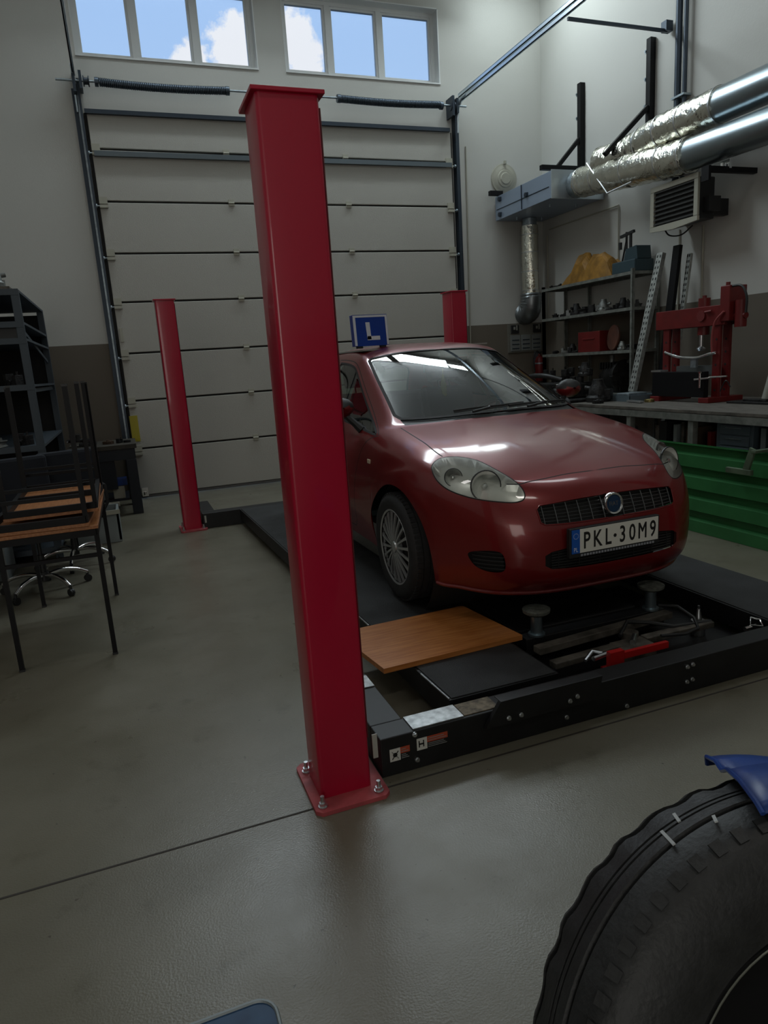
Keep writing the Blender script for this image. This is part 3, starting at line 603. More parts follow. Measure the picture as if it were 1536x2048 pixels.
# rear wheel arch: circle in side view mapped back on the surface
def side_uv(y, z, g):
    p = np.array(g, float)
    for _ in range(25):
        s0 = S(*p); e = 1e-3; J = np.array([(S(p[0]+e, p[1])-s0)[1:]/e, (S(p[0], p[1]+e)-s0)[1:]/e]).T
        p = p + np.clip(np.linalg.solve(J, np.array([y, z])-s0[1:]), -.4, .4); p[1] = min(p[1], 8.999)
    return p
AY, AZ = 3.368, .270; RA = []
for k in range(25):
    a = pi*k/24; RA.append(side_uv(AY-.385*cos(a), max(AZ+.355*sin(a), .20), (20-1.2*cos(a), 8-1.0*sin(a))))
RA = np.concatenate([[[RA[0][0], 9.2]], RA, [[RA[-1][0], 9.2]]])
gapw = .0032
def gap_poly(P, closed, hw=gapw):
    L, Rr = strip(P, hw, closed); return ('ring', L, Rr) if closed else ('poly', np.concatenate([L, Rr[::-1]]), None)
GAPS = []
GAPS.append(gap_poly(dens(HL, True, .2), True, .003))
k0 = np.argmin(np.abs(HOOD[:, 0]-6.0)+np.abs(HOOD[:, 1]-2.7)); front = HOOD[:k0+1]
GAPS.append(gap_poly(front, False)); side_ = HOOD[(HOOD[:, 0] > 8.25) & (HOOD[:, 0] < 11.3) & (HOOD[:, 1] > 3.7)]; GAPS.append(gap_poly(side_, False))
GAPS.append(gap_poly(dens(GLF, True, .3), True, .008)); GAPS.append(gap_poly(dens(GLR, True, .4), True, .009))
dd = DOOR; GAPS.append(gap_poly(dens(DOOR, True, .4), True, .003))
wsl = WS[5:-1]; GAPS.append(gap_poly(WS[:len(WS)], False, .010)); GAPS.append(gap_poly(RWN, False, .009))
COWL = np.concatenate([cr_open([(11.27, -.02), (11.34, 2), (11.44, 3.6)], 5), cr_open([(12.05, 3.6), (11.95, 2.8), (11.85, 1.5), (11.80, -.02)], 5)])
REG = [('headlight', HL), ('windscreen', WS), ('cowl', COWL), ('grille_hole', GRI), ('low_hole', LOW), ('fog_hole', FOG), ('arch', RA), ('side_window', GLF), ('quarter_window', GLR), ('rear_window', RWN), ('taillight', TL), ('hood', HOOD), ('door', DOOR)]
pts = []; edges = []
def addpoly(P, closed=True):
    P = np.array(P, float); P = P.copy(); P[:, 0] = np.clip(P[:, 0], 0, 25); P[:, 1] = np.clip(P[:, 1], 0, 9)
    o = len(pts); n = len(P); pts.extend(Vector((float(a), float(b_))) for a, b_ in P)
    edges.extend((o+i, o+(i+1) % n) for i in range(n if closed else n-1))
for k, P in REG: addpoly(dens(P, True, .15))
for kd, A, B in GAPS:
    addpoly(A)
    if kd == 'ring': addpoly(B)
addpoly([(0, 0), (25, 0), (25, 9), (0, 9)])
NUg, NVg = 176, 61
for i in range(NUg):
    for j in range(NVg): pts.append(Vector((25*i/(NUg-1), 9*j/(NVg-1))))
vo, eo, fo, _, _, _ = geometry.delaunay_2d_cdt(pts, edges, [], 0, 1e-5)
UV = np.array([(p.x, p.y) for p in vo]); UV[:, 0] = np.clip(UV[:, 0], 0, 25); UV[:, 1] = np.clip(UV[:, 1], 0, 9)
F = np.array([f for f in fo if len(f) == 3]); CEN = UV[F].mean(1)
PV = S(UV[:, 0], UV[:, 1]); NV_ = -S.normal(UV[:, 0], UV[:, 1])
# make sure normals look outwards
if (NV_[:, 2] * (PV[:, 2] > 1.2)).sum() < 0: NV_ = -NV_
cls = np.full(len(F), 'body', dtype=object)
for k, P in REG[::-1]:
    m = inpoly(P, CEN[:, 0], CEN[:, 1]); cls[m] = k
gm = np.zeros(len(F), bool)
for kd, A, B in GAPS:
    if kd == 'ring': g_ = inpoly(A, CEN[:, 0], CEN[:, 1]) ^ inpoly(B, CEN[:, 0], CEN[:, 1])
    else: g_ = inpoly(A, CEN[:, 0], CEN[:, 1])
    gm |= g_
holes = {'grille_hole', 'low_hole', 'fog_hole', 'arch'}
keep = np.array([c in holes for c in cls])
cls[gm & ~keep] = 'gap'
def skin(name, sel, m, parent, off=0.0, mirror=(1, -1), smi=None, depth=None):
    """mesh of the chosen triangles for the given sides, with exact surface normals"""
    Fs = F[sel]; us = np.unique(Fs); mp_ = -np.ones(len(UV), int); mp_[us] = np.arange(len(us))
    V = []; N = []; Fc = []; MI = []
    for sd in mirror:
        P = PV[us] + NV_[us]*(off if depth is None else depth[us][:, None]); n = NV_[us].copy(); P = P.copy(); P[:, 0] *= sd; n[:, 0] *= sd
        o = len(V); V += P.tolist(); N += n.tolist(); ff = mp_[Fs]+o
        Fc += (ff[:, ::-1] if sd < 0 else ff).tolist(); MI += (smi if smi is not None else np.zeros(len(Fs), int)).tolist()
    me = bpy.data.meshes.new(name); me.from_pydata(V, [], Fc)
    for q in (m if isinstance(m, (list, tuple)) else [m]): me.materials.append(q)
    me.polygons.foreach_set('material_index', MI); me.polygons.foreach_set('use_smooth', [True]*len(Fc)); me.update()
    # orient the faces along the surface normals
    fn = np.zeros(len(Fc)*3); me.polygons.foreach_get('normal', fn); fn = fn.reshape(-1, 3); A = np.array(N)[np.array(Fc)[:, 0]]
    if ((fn*A).sum(1) < 0).mean() > .5: me.flip_normals()
    me.normals_split_custom_set_from_vertices(N)
    o = bpy.data.objects.new(name, me); COL.objects.link(o); o.parent = parent
    return o
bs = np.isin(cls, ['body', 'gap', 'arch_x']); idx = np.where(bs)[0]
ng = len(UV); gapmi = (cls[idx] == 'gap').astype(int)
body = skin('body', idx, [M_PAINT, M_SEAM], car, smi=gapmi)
hood = skin('hood', np.where(cls == 'hood')[0], M_PAINT, car)
skin('windscreen', np.where(cls == 'windscreen')[0], M_GLASS, car, off=-.004)
skin('cowl_panel', np.where(cls == 'cowl')[0], M_PLBLK, car, off=-.008)
rwin = skin('rear_window', np.where(cls == 'rear_window')[0], M_GLASS, car, off=-.004)
for sd in (-1, 1):
    d = skin('door', np.where(cls == 'door')[0], M_PAINT, car, mirror=(sd,))
    skin('side_window', np.where(cls == 'side_window')[0], M_GLASS, d, off=-.004, mirror=(sd,))
    h = MB(); p = S(16.7, 6.35)*np.array([sd, 1, 1])+CO
    h.tube([(p[0]+sd*.005, p[1]-.09, p[2]), (p[0]+sd*.035, p[1]-.07, p[2]+.004), (p[0]+sd*.035, p[1]+.07, p[2]+.004), (p[0]+sd*.005, p[1]+.09, p[2])], .012, 8); build('door_handle', h, M_PAINT, d)
    skin('quarter_window', np.where(cls == 'quarter_window')[0], M_GLASS, car, off=-.004, mirror=(sd,))
    skin('taillight', np.where(cls == 'taillight')[0], M_TAIL, car, off=.004, mirror=(sd,))
    hsel = np.where(cls == 'headlight')[0]; dp = np.zeros(len(UV)); inn = np.unique(F[hsel]); other = np.unique(F[np.where(cls != 'headlight')[0]])
    dp[np.setdiff1d(inn, other)] = -.045
    hl = skin('headlight', hsel, M_LENS, car, off=.001, mirror=(sd,))
    skin('reflector_housing', hsel, M_REFL, hl, mirror=(sd,), depth=dp)
    for (u, v, r_, dpt) in ((6.05, 3.35, .070, .03), (6.55, 4.45, .042, .035)):
        p = S(u, v)*np.array([sd, 1, 1]); n = S.normal(np.array([u]), np.array([v]))[0]*np.array([sd, 1, 1])
        if n[1] > 0: n = -n
        ax = Vector((n[0]*.5, -1, .1)).normalized(); c = Vector(p)+Vector(CO)-Vector(n)*dpt*1.1 + ax*0.0
        q = MB(); q.lathe([(.0, -.03), (r_*.35, -.028), (r_*.75, -.012), (r_, .010), (r_*1.06, .012), (r_*1.06, .002)], c, ax, 28); q.lathe([(0, .004), (r_*.2, .0), (r_*.24, -.02), (0, -.03)], c, ax, 14); q.lathe([(r_*1.02, .014), (r_*1.1, .012), (r_*1.1, .004), (r_*1.02, .004)], c, ax, 28, mi=1, closed_prof=True)
        build('lamp_bowl', q, [M_REFL, M_PLBLK], hl)
        q = MB(); q.lathe([(0, .012), (r_*.16, .010), (r_*.20, .0), (r_*.20, -.02)], c, ax, 14); build('bulb_shield', q, M_CHROME, hl)
    # side marker on the wing
    p = S(10.1, 7.1)*np.array([sd, 1, 1])+CO; q = MB(); q.box(p[0]-.004, p[0]+.006 if sd > 0 else p[0]+.004, p[1]-.022, p[1]+.022, p[2]-.013, p[2]+.013)
    if sd < 0: q = MB(); q.box(p[0]-.006, p[0]+.004, p[1]-.022, p[1]+.022, p[2]-.013, p[2]+.013)
    build('side_marker', q, M_AMBER, car, bevel=.003)
    # wheel housings
    for cy in (3.51-CO[1], AY):
        q = MB(); xo = .745*sd; q.lathe([(.0, -.30), (.385, -.30), (.385, -.01)], (CO[0]+xo, CO[1]+cy-.0, CO[2]+.27), (sd, 0, 0), 28)
        build('wheel_housing', q, M_BLACKM, car)
def rowbar(mb, u, v0, v1, r, off, sd, n=14, mi=0, v_=None):
    P = []
    for k in range(n+1):
        v = v0+(v1-v0)*k/n; uu = u(v) if callable(u) else u
        p = S(uu, v)-(-S.normal(np.array([uu]), np.array([v]))[0])*0
        nn = S.normal(np.array([uu]), np.array([v]))[0]
        if nn[1] > 0: nn = -nn
        p = p-nn*off; P.append((p[0]*sd+CO[0], p[1]+CO[1], p[2]+CO[2]))
    mb.tube(P, r, 5, mi=mi)
def grille(name, u0, u1, v1, nh, cols, rh, rv, off, m, back_off=.04, mv=None):
    g = MB()
    for sd in (1, -1):
        for k in range(nh+1):
            f = k/nh; rowbar(g, (lambda v, f=f: u0(v)+(u1(v)-u0(v))*f), 0, v1, rh, off, sd)
        for c in cols:
            P = []
            for k in range(7):
                u = u0(c)+(u1(c)-u0(c))*k/6; nn = S.normal(np.array([u]), np.array([c]))[0]
                if nn[1] > 0: nn = -nn
                p = S(u, c)-nn*(off-.003); P.append((p[0]*sd+CO[0], p[1]+CO[1], p[2]+CO[2]))
            g.tube(P, rv, 5, mi=1)
    o = build(name, g, [m, mv or m], car)
    q = MB(); rows = []
    for k in range(9):
        f = k/8; row = []
        for j in range(-12, 13):
            v = abs(j)/12*(v1+.42); u = u0(v)-.12+(u1(v)-u0(v)+.24)*f; p = S(u, v); row.append(((p[0] if j >= 0 else -p[0])+CO[0], p[1]+CO[1]+back_off, p[2]+CO[2]))
        rows.append(row)
    q.grid(rows); build('grille_backing', q, M_BLACKM, o); return o
gr_ = grille('grille', lambda v: 3.6+.02*v, lambda v: 4.93-.10*v, 2.08, 6, [.28, .62, .96, 1.30, 1.64, 2.0], .0022, .0030, .010, mat('grille_dark', (.12, .125, .13), .3, .8), mv=mat('grille_bright', (.24, .25, .26), .3, .9))
grille('lower_grille', lambda v: 1.52+.02*v, lambda v: 2.42-.12*v, 1.9, 6, [.5, 1.1, 1.7], .0035, .003, .012, M_PLBLK)
for sd in (-1, 1):
    g = MB()
    for k in range(5):
        u = 1.55+.165*k; rowbar(g, u, 3.35, 4.6, .004, .012, sd, 10)
    o = build('fog_lamp_grille', g, M_PLBLK, car); q = MB(); rows = []
    for k in range(7):
        rows.append([])
        for j in range(9):
            p = S(1.4+.95*k/6, 3.3+1.5*j/8); rows[-1].append((p[0]*sd*.985+CO[0], p[1]+CO[1]+.035, p[2]+CO[2]))
    q.grid(rows); build('grille_backing', q, M_BLACKM, o)
# chrome surround line of the grille
q = MB()
P = [S(a, max(b_, 0)) for a, b_ in GRI if b_ > -.01]
for sd in (1, -1): q.tube([(p[0]*sd+CO[0], p[1]+CO[1]-.001, p[2]+CO[2]) for p in P], .0035, 6)
build('grille_frame', q, M_PAINT, gr_)
# badge
bp_ = S(4.35, 0.0)+CO; ctr = Vector((bp_[0], bp_[1]-.004, bp_[2])); axb = Vector((0, -1, .12)).normalized()
q = MB(); q.lathe([(.0, .004), (.040, .004), (.043, .010), (.050, .012), (.054, .006), (.054, -.012)], ctr, axb, 36, mi=0); q.cyl(ctr+axb*.004, ctr+axb*.0062, .0405, 32, mi=1)
text_mb(q, 'FIAT', .030, ctr+axb*.0068, (1, 0, 0), Vector((0, .12, 1)).normalized(), (0, 0, 0), mi=0, xs=.9)
build('badge', q, [M_CHROME, mat('badge_blue', (.015, .04, .09), .3)], gr_)
# number plate
pl = S(2.72, 0.0)+CO; py = pl[1]-.030; z0 = CO[2]+.379; z1 = CO[2]+.492; x0, x1 = CO[0]-.284, CO[0]+.212
q = MB(); q.box(x0-.010, x1+.010, py+.001, py+.026, z0-.022, z1+.006); build('plate_holder', q, M_PLBLK, car, bevel=.003)
q = MB(); q.box(x0+.044, x1, py-.002, py+.001, z0, z1, 0); q.box(x0, x0+.044, py-.002, py+.001, z0, z1, 1)
plate = build('licence_plate', q, [M_WHITE, M_EUBLUE], car)
q = MB(); yy = py-.0026; H = .080
chars = 'PKL 30M9'; xs_ = [.072, .134, .193, None, .273, .330, .390, .452]
for ch, cx in zip(chars, xs_):
    if cx is None: continue
    for sh in ((0,) if ch != 'M' else (-.0014, .0014)):
        text_mb(q, ch, .112 if ch != 'M' else .115, (x0+cx+.012+sh, yy-abs(sh)*.1-sh*.05, (z0+z1)/2+.001), (1, 0, 0), (0, 0, 1), (0, 0, 0), xs=.70 if ch != 'M' else .62, off=.0018 if ch != 'M' else 0)
q.cyl((x0+.242, yy+.0005, (z0+z1)/2), (x0+.242, yy-.0005, (z0+z1)/2), .0095, 6)
build('plate_lettering', q, M_INK, plate)
q = MB(); text_mb(q, 'PL', .030, (x0+.022, yy, z0+.018), (1, 0, 0), (0, 0, 1), (0, 0, 0), xs=.8)
build('plate_country_code', q, M_SIGNW, plate); q = MB()
for k in range(12): a = 2*pi*k/12; q.cyl((x0+.022+.013*cos(a), yy, z1-.030+.013*sin(a)), (x0+.022+.013*cos(a), yy-.0006, z1-.030+.013*sin(a)), .0018, 5)
build('plate_star_ring', q, M_SIGNW, plate)
q = MB()
for k in range(26): q.box(x0+.05+.0165*k, x0+.05+.0165*k+.011, py-.0015, py+.001, z0-.017, z0-.007)
build('holder_print', q, mat('holder_text', (.30, .32, .36), .5), plate)
# bumper lower lip
q = MB(); 
for sd in (1, -1): q.tube([tuple(S(.15, v)*np.array([sd, 1, 1])+CO+np.array([0, .004, -.006])) for v in np.linspace(0, 8.6, 24)], .010, 6)
build('bumper_lip', q, M_PAINT, car)
q = MB(); q.box(CO[0]-.52, CO[0]+.52, CO[1]+.42, CO[1]+3.65, CO[2]+.175, CO[2]+.22); build('underbody', q, M_BLACKM, car)
# wheels
def make_wheel(xo, yc, zc, sd):
    T = MB(); R0 = .310; w_ = .185; q = [(.205, 0.0), (.213, -.004), (.225, -.006), (.262, -.012), (.287, -.006), (.301, .010), (.308, .026)]
    gx = [.040, .048, .078, .086, .108, .116, .146, .154]
    for i in range(0, 8, 2): q += [(R0, gx[i]), (R0-.008, gx[i]+.001), (R0-.008, gx[i+1]-.001), (R0, gx[i+1])]
    q += [(.308, w_-.024), (.301, w_-.008), (.285, w_+.004), (.24, w_+.006), (.205, w_-.004), (.200, .09), (.205, 0)]
    T.lathe(q, (xo, yc, zc), (-sd, 0, 0), 72)
    # shoulder blocks
    for k in range(64):
        a = 2*pi*k/64
        for h0, h1 in ((.010, .040), (w_-.040, w_-.010)):
            m = Matrix.Translation((xo, yc, zc)) @ Matrix.Rotation(a, 4, 'X'); X0, X1 = sorted((-sd*h0, -sd*h1)); T.box(X0, X1, -.0095, .0095, R0-.012, R0+.0015, 0, m)
    wh = build('wheel', T, M_RUBBER, car)
    Hc = MB(); ax = (sd, 0, 0)
    Hc.lathe([(.222, .004), (.216, .010), (.207, .006), (.204, -.008), (.204, -.05)], (xo-sd*.004, yc, zc), ax, 56)
    for k in range(20):
        a = 2*pi*(k+.5)/20; ca, sa = cos(a), sin(a); P = []
        for r_, h, wd in ((.045, .012, .0065), (.09, .014, .0055), (.14, .012, .0065), (.18, .008, .008), (.209, .004, .0115)):
            for s_, hh in ((-1, h-.010), (-1, h), (1, h), (1, h-.010)): P.append((xo+sd*(hh-.008), yc+ca*r_-sa*wd*s_, zc+sa*r_+ca*wd*s_))
        Fc = [(4*i+j, 4*i+(j+1) % 4, 4*i+4+(j+1) % 4, 4*i+4+j) for i in range(4) for j in range(4)]; Hc.add(P, Fc, 0)
    Hc.lathe([(0, .014), (.030, .013), (.034, .006), (.048, .008), (.056, .002), (.056, -.02)], (xo-sd*.006, yc, zc), ax, 32)
    build('hubcap', Hc, M_ALLOY, wh)
    D_ = MB(); D_.cyl((xo-sd*.045, yc, zc), (xo-sd*.055, yc, zc), .203, 40); D_.cyl((xo-sd*.03, yc, zc), (xo-sd*.045, yc, zc), .11, 32); build('brake_disc', D_, M_BLACKM, wh)
for sd, xo in ((-1, 1.318), (1, 2.922)):
    for yc in (3.51, CO[1]+AY): make_wheel(xo, yc, .156+.312, sd)
# mirrors
for sd in (-1, 1):
    def W(x, y, z): return (CO[0]+sd*x, CO[1]+y, CO[2]+z)
    m_ = MB(); rows = []
    for k in range(9):
        t = k/8; a = pi*t; row = []
        yy_ = 1.60+(-.075+.15*t)*.9; rr_ = max(.02, sin(a))**.55
        for j in range(14): th = 2*pi*j/14; row.append(W(.860+.098*cos(th)*rr_, yy_, 1.035+.066*sin(th)*rr_))
        rows.append(row)
    m_.grid(rows, closed=True)
    for q_ in range(len(m_.f)): m_.m[q_] = 1 if sum(m_.v[i_][2] for i_ in m_.f[q_])/4 > CO[2]+1.045 else 0
    wm = build('wing_mirror', m_, [M_PAINT, M_PLBLK], car)
    g = MB(); g.box(*sorted((CO[0]+sd*.80, CO[0]+sd*.92)), CO[1]+1.666, CO[1]+1.671, CO[2]+1.005, CO[2]+1.065); build('mirror_glass', g, M_CHROME, wm, bevel=.003)
    a_ = MB(); a_.tube([W(.735, 1.56, .89), W(.77, 1.58, .93), W(.82, 1.60, .985)], .022, 8, rs=[.03, .022, .02]); build('mirror_arm', a_, M_PLBLK, wm)
# wipers
for (v0, v1, ln) in ((-1.6, .9, 1), (.3, 3.2, 1)):
    q = MB(); P = []
    for k in range(13):
        v = v0+(v1-v0)*k/12; u = 11.93+.10*k/12+.02*abs(v); p = S(u, abs(v)); n_ = np.array([0, -.4, .9]); x = p[0]*(1 if v >= 0 else -1); P.append((x+CO[0], p[1]+CO[1]-.008, p[2]+CO[2]+.018))
    q.tube(P, .006, 6); q.tube([(a, b_-.004, c-.010) for a, b_, c in P], .004, 4)
    q.tube([P[6], ((P[6][0]+P[0][0])/2+.1, P[6][1]-.03, P[6][2]-.004), (P[0][0]+.10, P[0][1]-.055, P[0][2]-.012)], .008, 6); build('wiper', q, M_PLBLK, car)
# sticker on the glass, mirror inside, pennant
def on_ws(u, v, sgn, off): p = S(u, v); return (CO[0]+sgn*p[0], CO[1]+p[1]+off, CO[2]+p[2])
q = MB(); q.grid([[on_ws(u, v, -1, .012) for v in np.linspace(2.85, 3.2, 4)] for u in np.linspace(14.1, 14.75, 4)]); build('windscreen_sticker', q, mat('sticker_pale', (.30, .36, .26), .7), car)
q = MB(); c = CO+np.array([0, 1.93, 1.24]); q.box(c[0]-.11, c[0]+.11, c[1], c[1]+.03, c[2]-.03, c[2]+.03); q.cyl((c[0], c[1]+.01, c[2]+.02), (c[0], c[1]-.02, c[2]+.10), .008, 8); build('interior_mirror', q, M_PLBLK, car, bevel=.008)
# cabin
def C_(x0, x1, y0, y1, z0, z1, mb): mb.box(CO[0]+x0, CO[0]+x1, CO[1]+y0, CO[1]+y1, CO[2]+z0, CO[2]+z1)
q = MB(); C_(-.62, .62, 1.25, 3.0, .22, .26, q); C_(-.52, .52, 1.20, 1.24, .22, .80, q); build('cabin_floor', q, M_DASH, car)
q = MB(); prof = [(1.16, .92), (1.35, .945), (1.55, .93), (1.66, .88), (1.70, .78), (1.62, .55), (1.20, .50)]
q.prism([(a, b_) for a, b_ in prof], (CO[0]-.54, CO[1]+.06, CO[2]-.06), (0, 1, 0), (0, 0, 1), (1.08, 0, 0)); build('dashboard', q, M_DASH, car, bevel=.02)
q = MB(); c = Vector(CO)+Vector((-.0, 0, 0))+Vector((-.36, 1.80, .87)) if False else Vector(CO)+Vector((.36, 1.82, .84)); ax = Vector((0, .85, .5)).normalized(); e1 = Vector((1, 0, 0)); e2 = ax.cross(e1)
q.tube([c+e1*.185*cos(2*pi*k/28)+e2*.185*sin(2*pi*k/28) for k in range(28)], .014, 8, closed=True)
for a in (0, pi*.5, pi): q.tube([c, c-e1*.17*cos(a)+e2*.17*(-abs(sin(a)))], .014, 6)
q.cyl(c-ax*.02, c+ax*.02, .055, 20); q.cyl(c, c-ax*.22, .03, 12); build('steering_wheel', q, M_PLBLK, car)
for sx in (-.36, .36):
    q = MB(); C_(sx-.24, sx+.24, 1.95, 2.45, .42, .58, q)
    mt = Matrix.Translation(Vector(CO)+Vector((sx, 2.42, .50))) @ Matrix.Rotation(R(-18), 4, 'X'); q.box(-.23, .23, -.06, .06, 0, .60, 0, mt); st = build('front_seat', q, M_SEAT, car, bevel=.04)
    q = MB(); q.box(-.12, .12, -.045, .045, .66, .83, 0, mt); q.cyl(mt @ Vector((-.05, 0, .58)), mt @ Vector((-.05, 0, .68)), .006, 8); q.cyl(mt @ Vector((.05, 0, .58)), mt @ Vector((.05, 0, .68)), .006, 8); build('headrest', q, M_SEAT, st, bevel=.02)
q = MB(); C_(-.60, .60, 2.75, 3.2, .42, .58, q); mt = Matrix.Translation(Vector(CO)+Vector((0, 3.16, .50))) @ Matrix.Rotation(R(-14), 4, 'X'); q.box(-.60, .60, -.06, .06, 0, .55, 0, mt); build('rear_seat', q, M_SEAT, car, bevel=.04)
q = MB(); C_(-.52, .52, 3.2, 3.62, .93, .95, q); build('parcel_shelf', q, M_SEAT, car)
q = MB(); C_(-.50, .50, 2.12, 3.35, 1.385, 1.395, q); build('headliner', q, mat('headliner_grey', (.30, .31, .29), .9), car)
pn = MB(); c = Vector(CO)+Vector((.015, 1.90, 1.17)); pn.prism([(-.004, .02), (.004, .02), (.022, -.05), (.024, -.13), (.012, -.135), (-.012, -.12), (-.022, -.05)], c, (1, 0, 0), (0, 0, 1), (0, .004, 0)); pn.cyl(c+Vector((0, .002, .02)), c+Vector((0, .002, .06)), .0012, 5)
tag(build('pennant', pn, M_YELLOW), 'small yellow pennant hanging behind the windscreen of the red car', 'pennant')
# learner sign on the roof
sg = thing('learner_sign', 'blue learner driver sign with white letter L on the car roof', 'sign', (1.725, 4.83, 1.62))
q = MB(); q.prism([(-.132, 0), (.132, 0), (.124, .218), (-.140, .218)], (1.728, 4.80, 1.615), (1, 0, 0), (0, 0, 1), (0, .060, 0)); build('sign_box', q, M_SIGNB, sg, bevel=.004)
q = MB(); y = 4.7985
def qd(P): q.prism(P, (1.728, y, 1.615), (1, 0, 0), (0, 0, 1), (0, .002, 0))
qd([(-.136, .200), (.122, .200), (.122, .214), (-.137, .214)]); qd([(-.130, .004), (-.112, .004), (-.118, .2), (-.137, .2)]); qd([(.116, .004), (.130, .004), (.123, .2), (.108, .2)])
qd([(-.033, .045), (-.003, .045), (-.011, .165), (-.043, .165)]); qd([(-.033, .040), (.065, .040), (.063, .068), (-.033, .068)])
build('sign_lettering', q, M_SIGNW, sg)
for xx in (1.62, 1.80):
    q = MB(); q.box(xx, xx+.04, 4.81, 4.85, 1.600, 1.616); build('magnet_foot', q, M_PLBLK, sg)
# =================================================================== RIGHT WALL
XW = XR
vu = thing('ventilation_unit', 'pale steel ventilation unit hanging high in the back right corner', 'ventilation unit', (5.66, 8.43, 3.5))
b = MB(); b.box(5.27, 6.04, 7.75, 9.12, 3.34, 3.655); build('housing', b, M_UNIT, vu, bevel=.004)
b = MB(); b.box(5.262, 5.27, 7.80, 9.08, 3.475, 3.482); b.box(5.258, 5.27, 8.42, 8.43, 3.35, 3.65); build('panel_seam', b, M_DSTEEL, vu)
for y, z in ((8.98, 3.40), (8.30, 3.50), (8.98, 3.60)):
    b = MB(); b.box(5.245, 5.27, y-.03, y+.03, z-.025, z+.025); b.cyl((5.24, y, z), (5.27, y, z), .03, 12); build('latch', b, M_DSTEEL, vu)
b = MB(); b.box(5.265, 6.045, 7.735, 7.75, 3.33, 3.665); build('end_flange', b, mat('zinc_light', (.50, .56, .60), .35, .7), vu, bevel=.003)
b = MB(); b.cyl((5.62, 7.62, 3.49), (5.62, 7.74, 3.49), .155, 32); build('spigot', b, M_GALV, vu)
for x in (5.45, 5.85):
    for y in (8.05, 8.85):
        b = MB(); b.cyl((x, y, 3.30), (x, y, 3.34), .012, 8); build('foot_bolt', b, M_GALV, vu)
# black wall brackets
def bracket(y, ztop, zb, arm_x, arm_z, bx0, bz0, bz1, lab):
    t = thing('wall_bracket', lab, 'bracket', (6.02, y, zb), group='black steel brackets on the right wall')
    b = MB(); b.box(5.985, 6.058, y-.035, y+.035, zb, ztop); build('upright', b, M_BLACK, t, bevel=.003)
    for k in range(3):
        b = MB(); zz = ztop-.12-.28*k; b.cyl((5.985, y+.045, zz), (5.975, y+.045, zz), .012, 8); b.box(5.99, 6.05, y+.033, y+.06, zz-.02, zz+.02); build('fixing', b, M_GALV, t)
    if bx0: b = MB(); b.bar((5.99, y, bz1), (bx0, y, bz0), .045, .05); build('brace', b, M_BLACK, t, bevel=.003)
    if arm_x: b = MB(); b.box(arm_x, 5.985, y-.03, y+.03, arm_z-.03, arm_z+.03); build('arm', b, M_BLACK, t, bevel=.003)
bracket(8.17, 4.82, 3.70, 5.40, 3.80, 5.62, 3.78, 4.16, 'black steel wall bracket with short diagonal brace above the ventilation unit, the left one')
bracket(6.90, 4.82, 3.85, 0, 0, 5.40, 3.60, 4.12, 'tall black steel wall bracket with long diagonal brace rising behind the upper duct')
t = thing('duct_bracket', 'black bracket arm holding the lower duct right of the air heater', 'bracket', (6.02, 5.45, 3.05))
b = MB(); b.box(5.42, 6.04, 5.42, 5.47, 3.05, 3.10); build('arm', b, M_BLACK, t); b = MB(); b.box(5.41, 5.44, 5.40, 5.49, 2.97, 3.10); build('end_plate', b, M_BLACK, t)
b = MB(); b.cyl((5.62, 5.445, 3.10), (5.62, 5.445, 3.13), .03, 12); b.box(5.66, 5.69, 5.40, 5.50, 3.08, 3.16); build('clamp', b, M_CHROME, t)
t = thing('support_arm', 'short black bracket arm under the far end of the ventilation unit', 'bracket', (5.2, 9.05, 3.7))
b = MB(); b.box(5.14, 5.34, 9.02, 9.08, 3.66, 3.72); build('arm', b, M_BLACK, t)
# ducts
def rib_tube(mb, pts, r, n=28, amp=.003, step=.02):
    P = []; rs = []; L = 0
    for a, c in zip(pts[:-1], pts[1:]):
        a = Vector(a); c = Vector(c); m = max(1, int((c-a).length/step))
        for k in range(m): P.append(a+(c-a)*k/m)
    P.append(Vector(pts[-1])); rs = [r+(amp if (i % 2) else 0) for i in range(len(P))]; mb.tube(P, r, n, rs=rs)
def smooth_path(pts, n=8):
    P = cr_open([list(p) for p in pts], n); return [tuple(p) for p in P]
def crinkle(mb, pts, r, n=32, amp=.012, seed=1):
    rnd = random.Random(seed); P = [Vector(p) for p in pts]; o = len(mb.v); mb.tube(P, r, n)
    cen = []
    for i in range(o, o+len(P)*n):
        c = P[(i-o)//n]; v = Vector(mb.v[i]); d = (v-c); mb.v[i] = tuple(c+d*(1+rnd.uniform(-amp, amp)/r*.6))
du = thing('upper_duct', 'upper ventilation duct, foil wrapped then plain spiral steel, highest on the right wall', 'duct', (5.7, 6.0, 3.68))
foil = smooth_path([(5.62, 7.25, 3.62), (5.66, 6.95, 3.60), (5.70, 6.68, 3.64), (5.70, 6.35, 3.675), (5.70, 5.95, 3.68), (5.70, 5.55, 3.68)], 10)
b = MB(); crinkle(b, foil, .168, seed=3); build('foil_sleeve', b, M_FOIL, du, sharp=60)
b = MB(); rib_tube(b, [(5.70, 5.57, 3.68), (5.70, 2.2, 3.66)], .158); build('spiral_pipe', b, M_SPIRAL, du)
for y in (5.56, 6.32, 6.0, 6.62):
    b = MB(); b.lathe([(.170, -.008), (.176, -.008), (.176, .008), (.170, .008)], (5.70, y, 3.68 if y < 6.5 else 3.645), (0, 1, 0), 36, closed_prof=True); build('clamp_band', b, M_STEEL, du)
dl = thing('lower_duct', 'lower ventilation duct, crinkled foil sleeve running from the unit into spiral steel pipe', 'duct', (5.6, 6.0, 3.3))
foil = smooth_path([(5.62, 7.60, 3.49), (5.62, 7.4, 3.47), (5.60, 7.0, 3.42), (5.59, 6.5, 3.37), (5.60, 6.1, 3.33), (5.60, 5.82, 3.315)], 10)
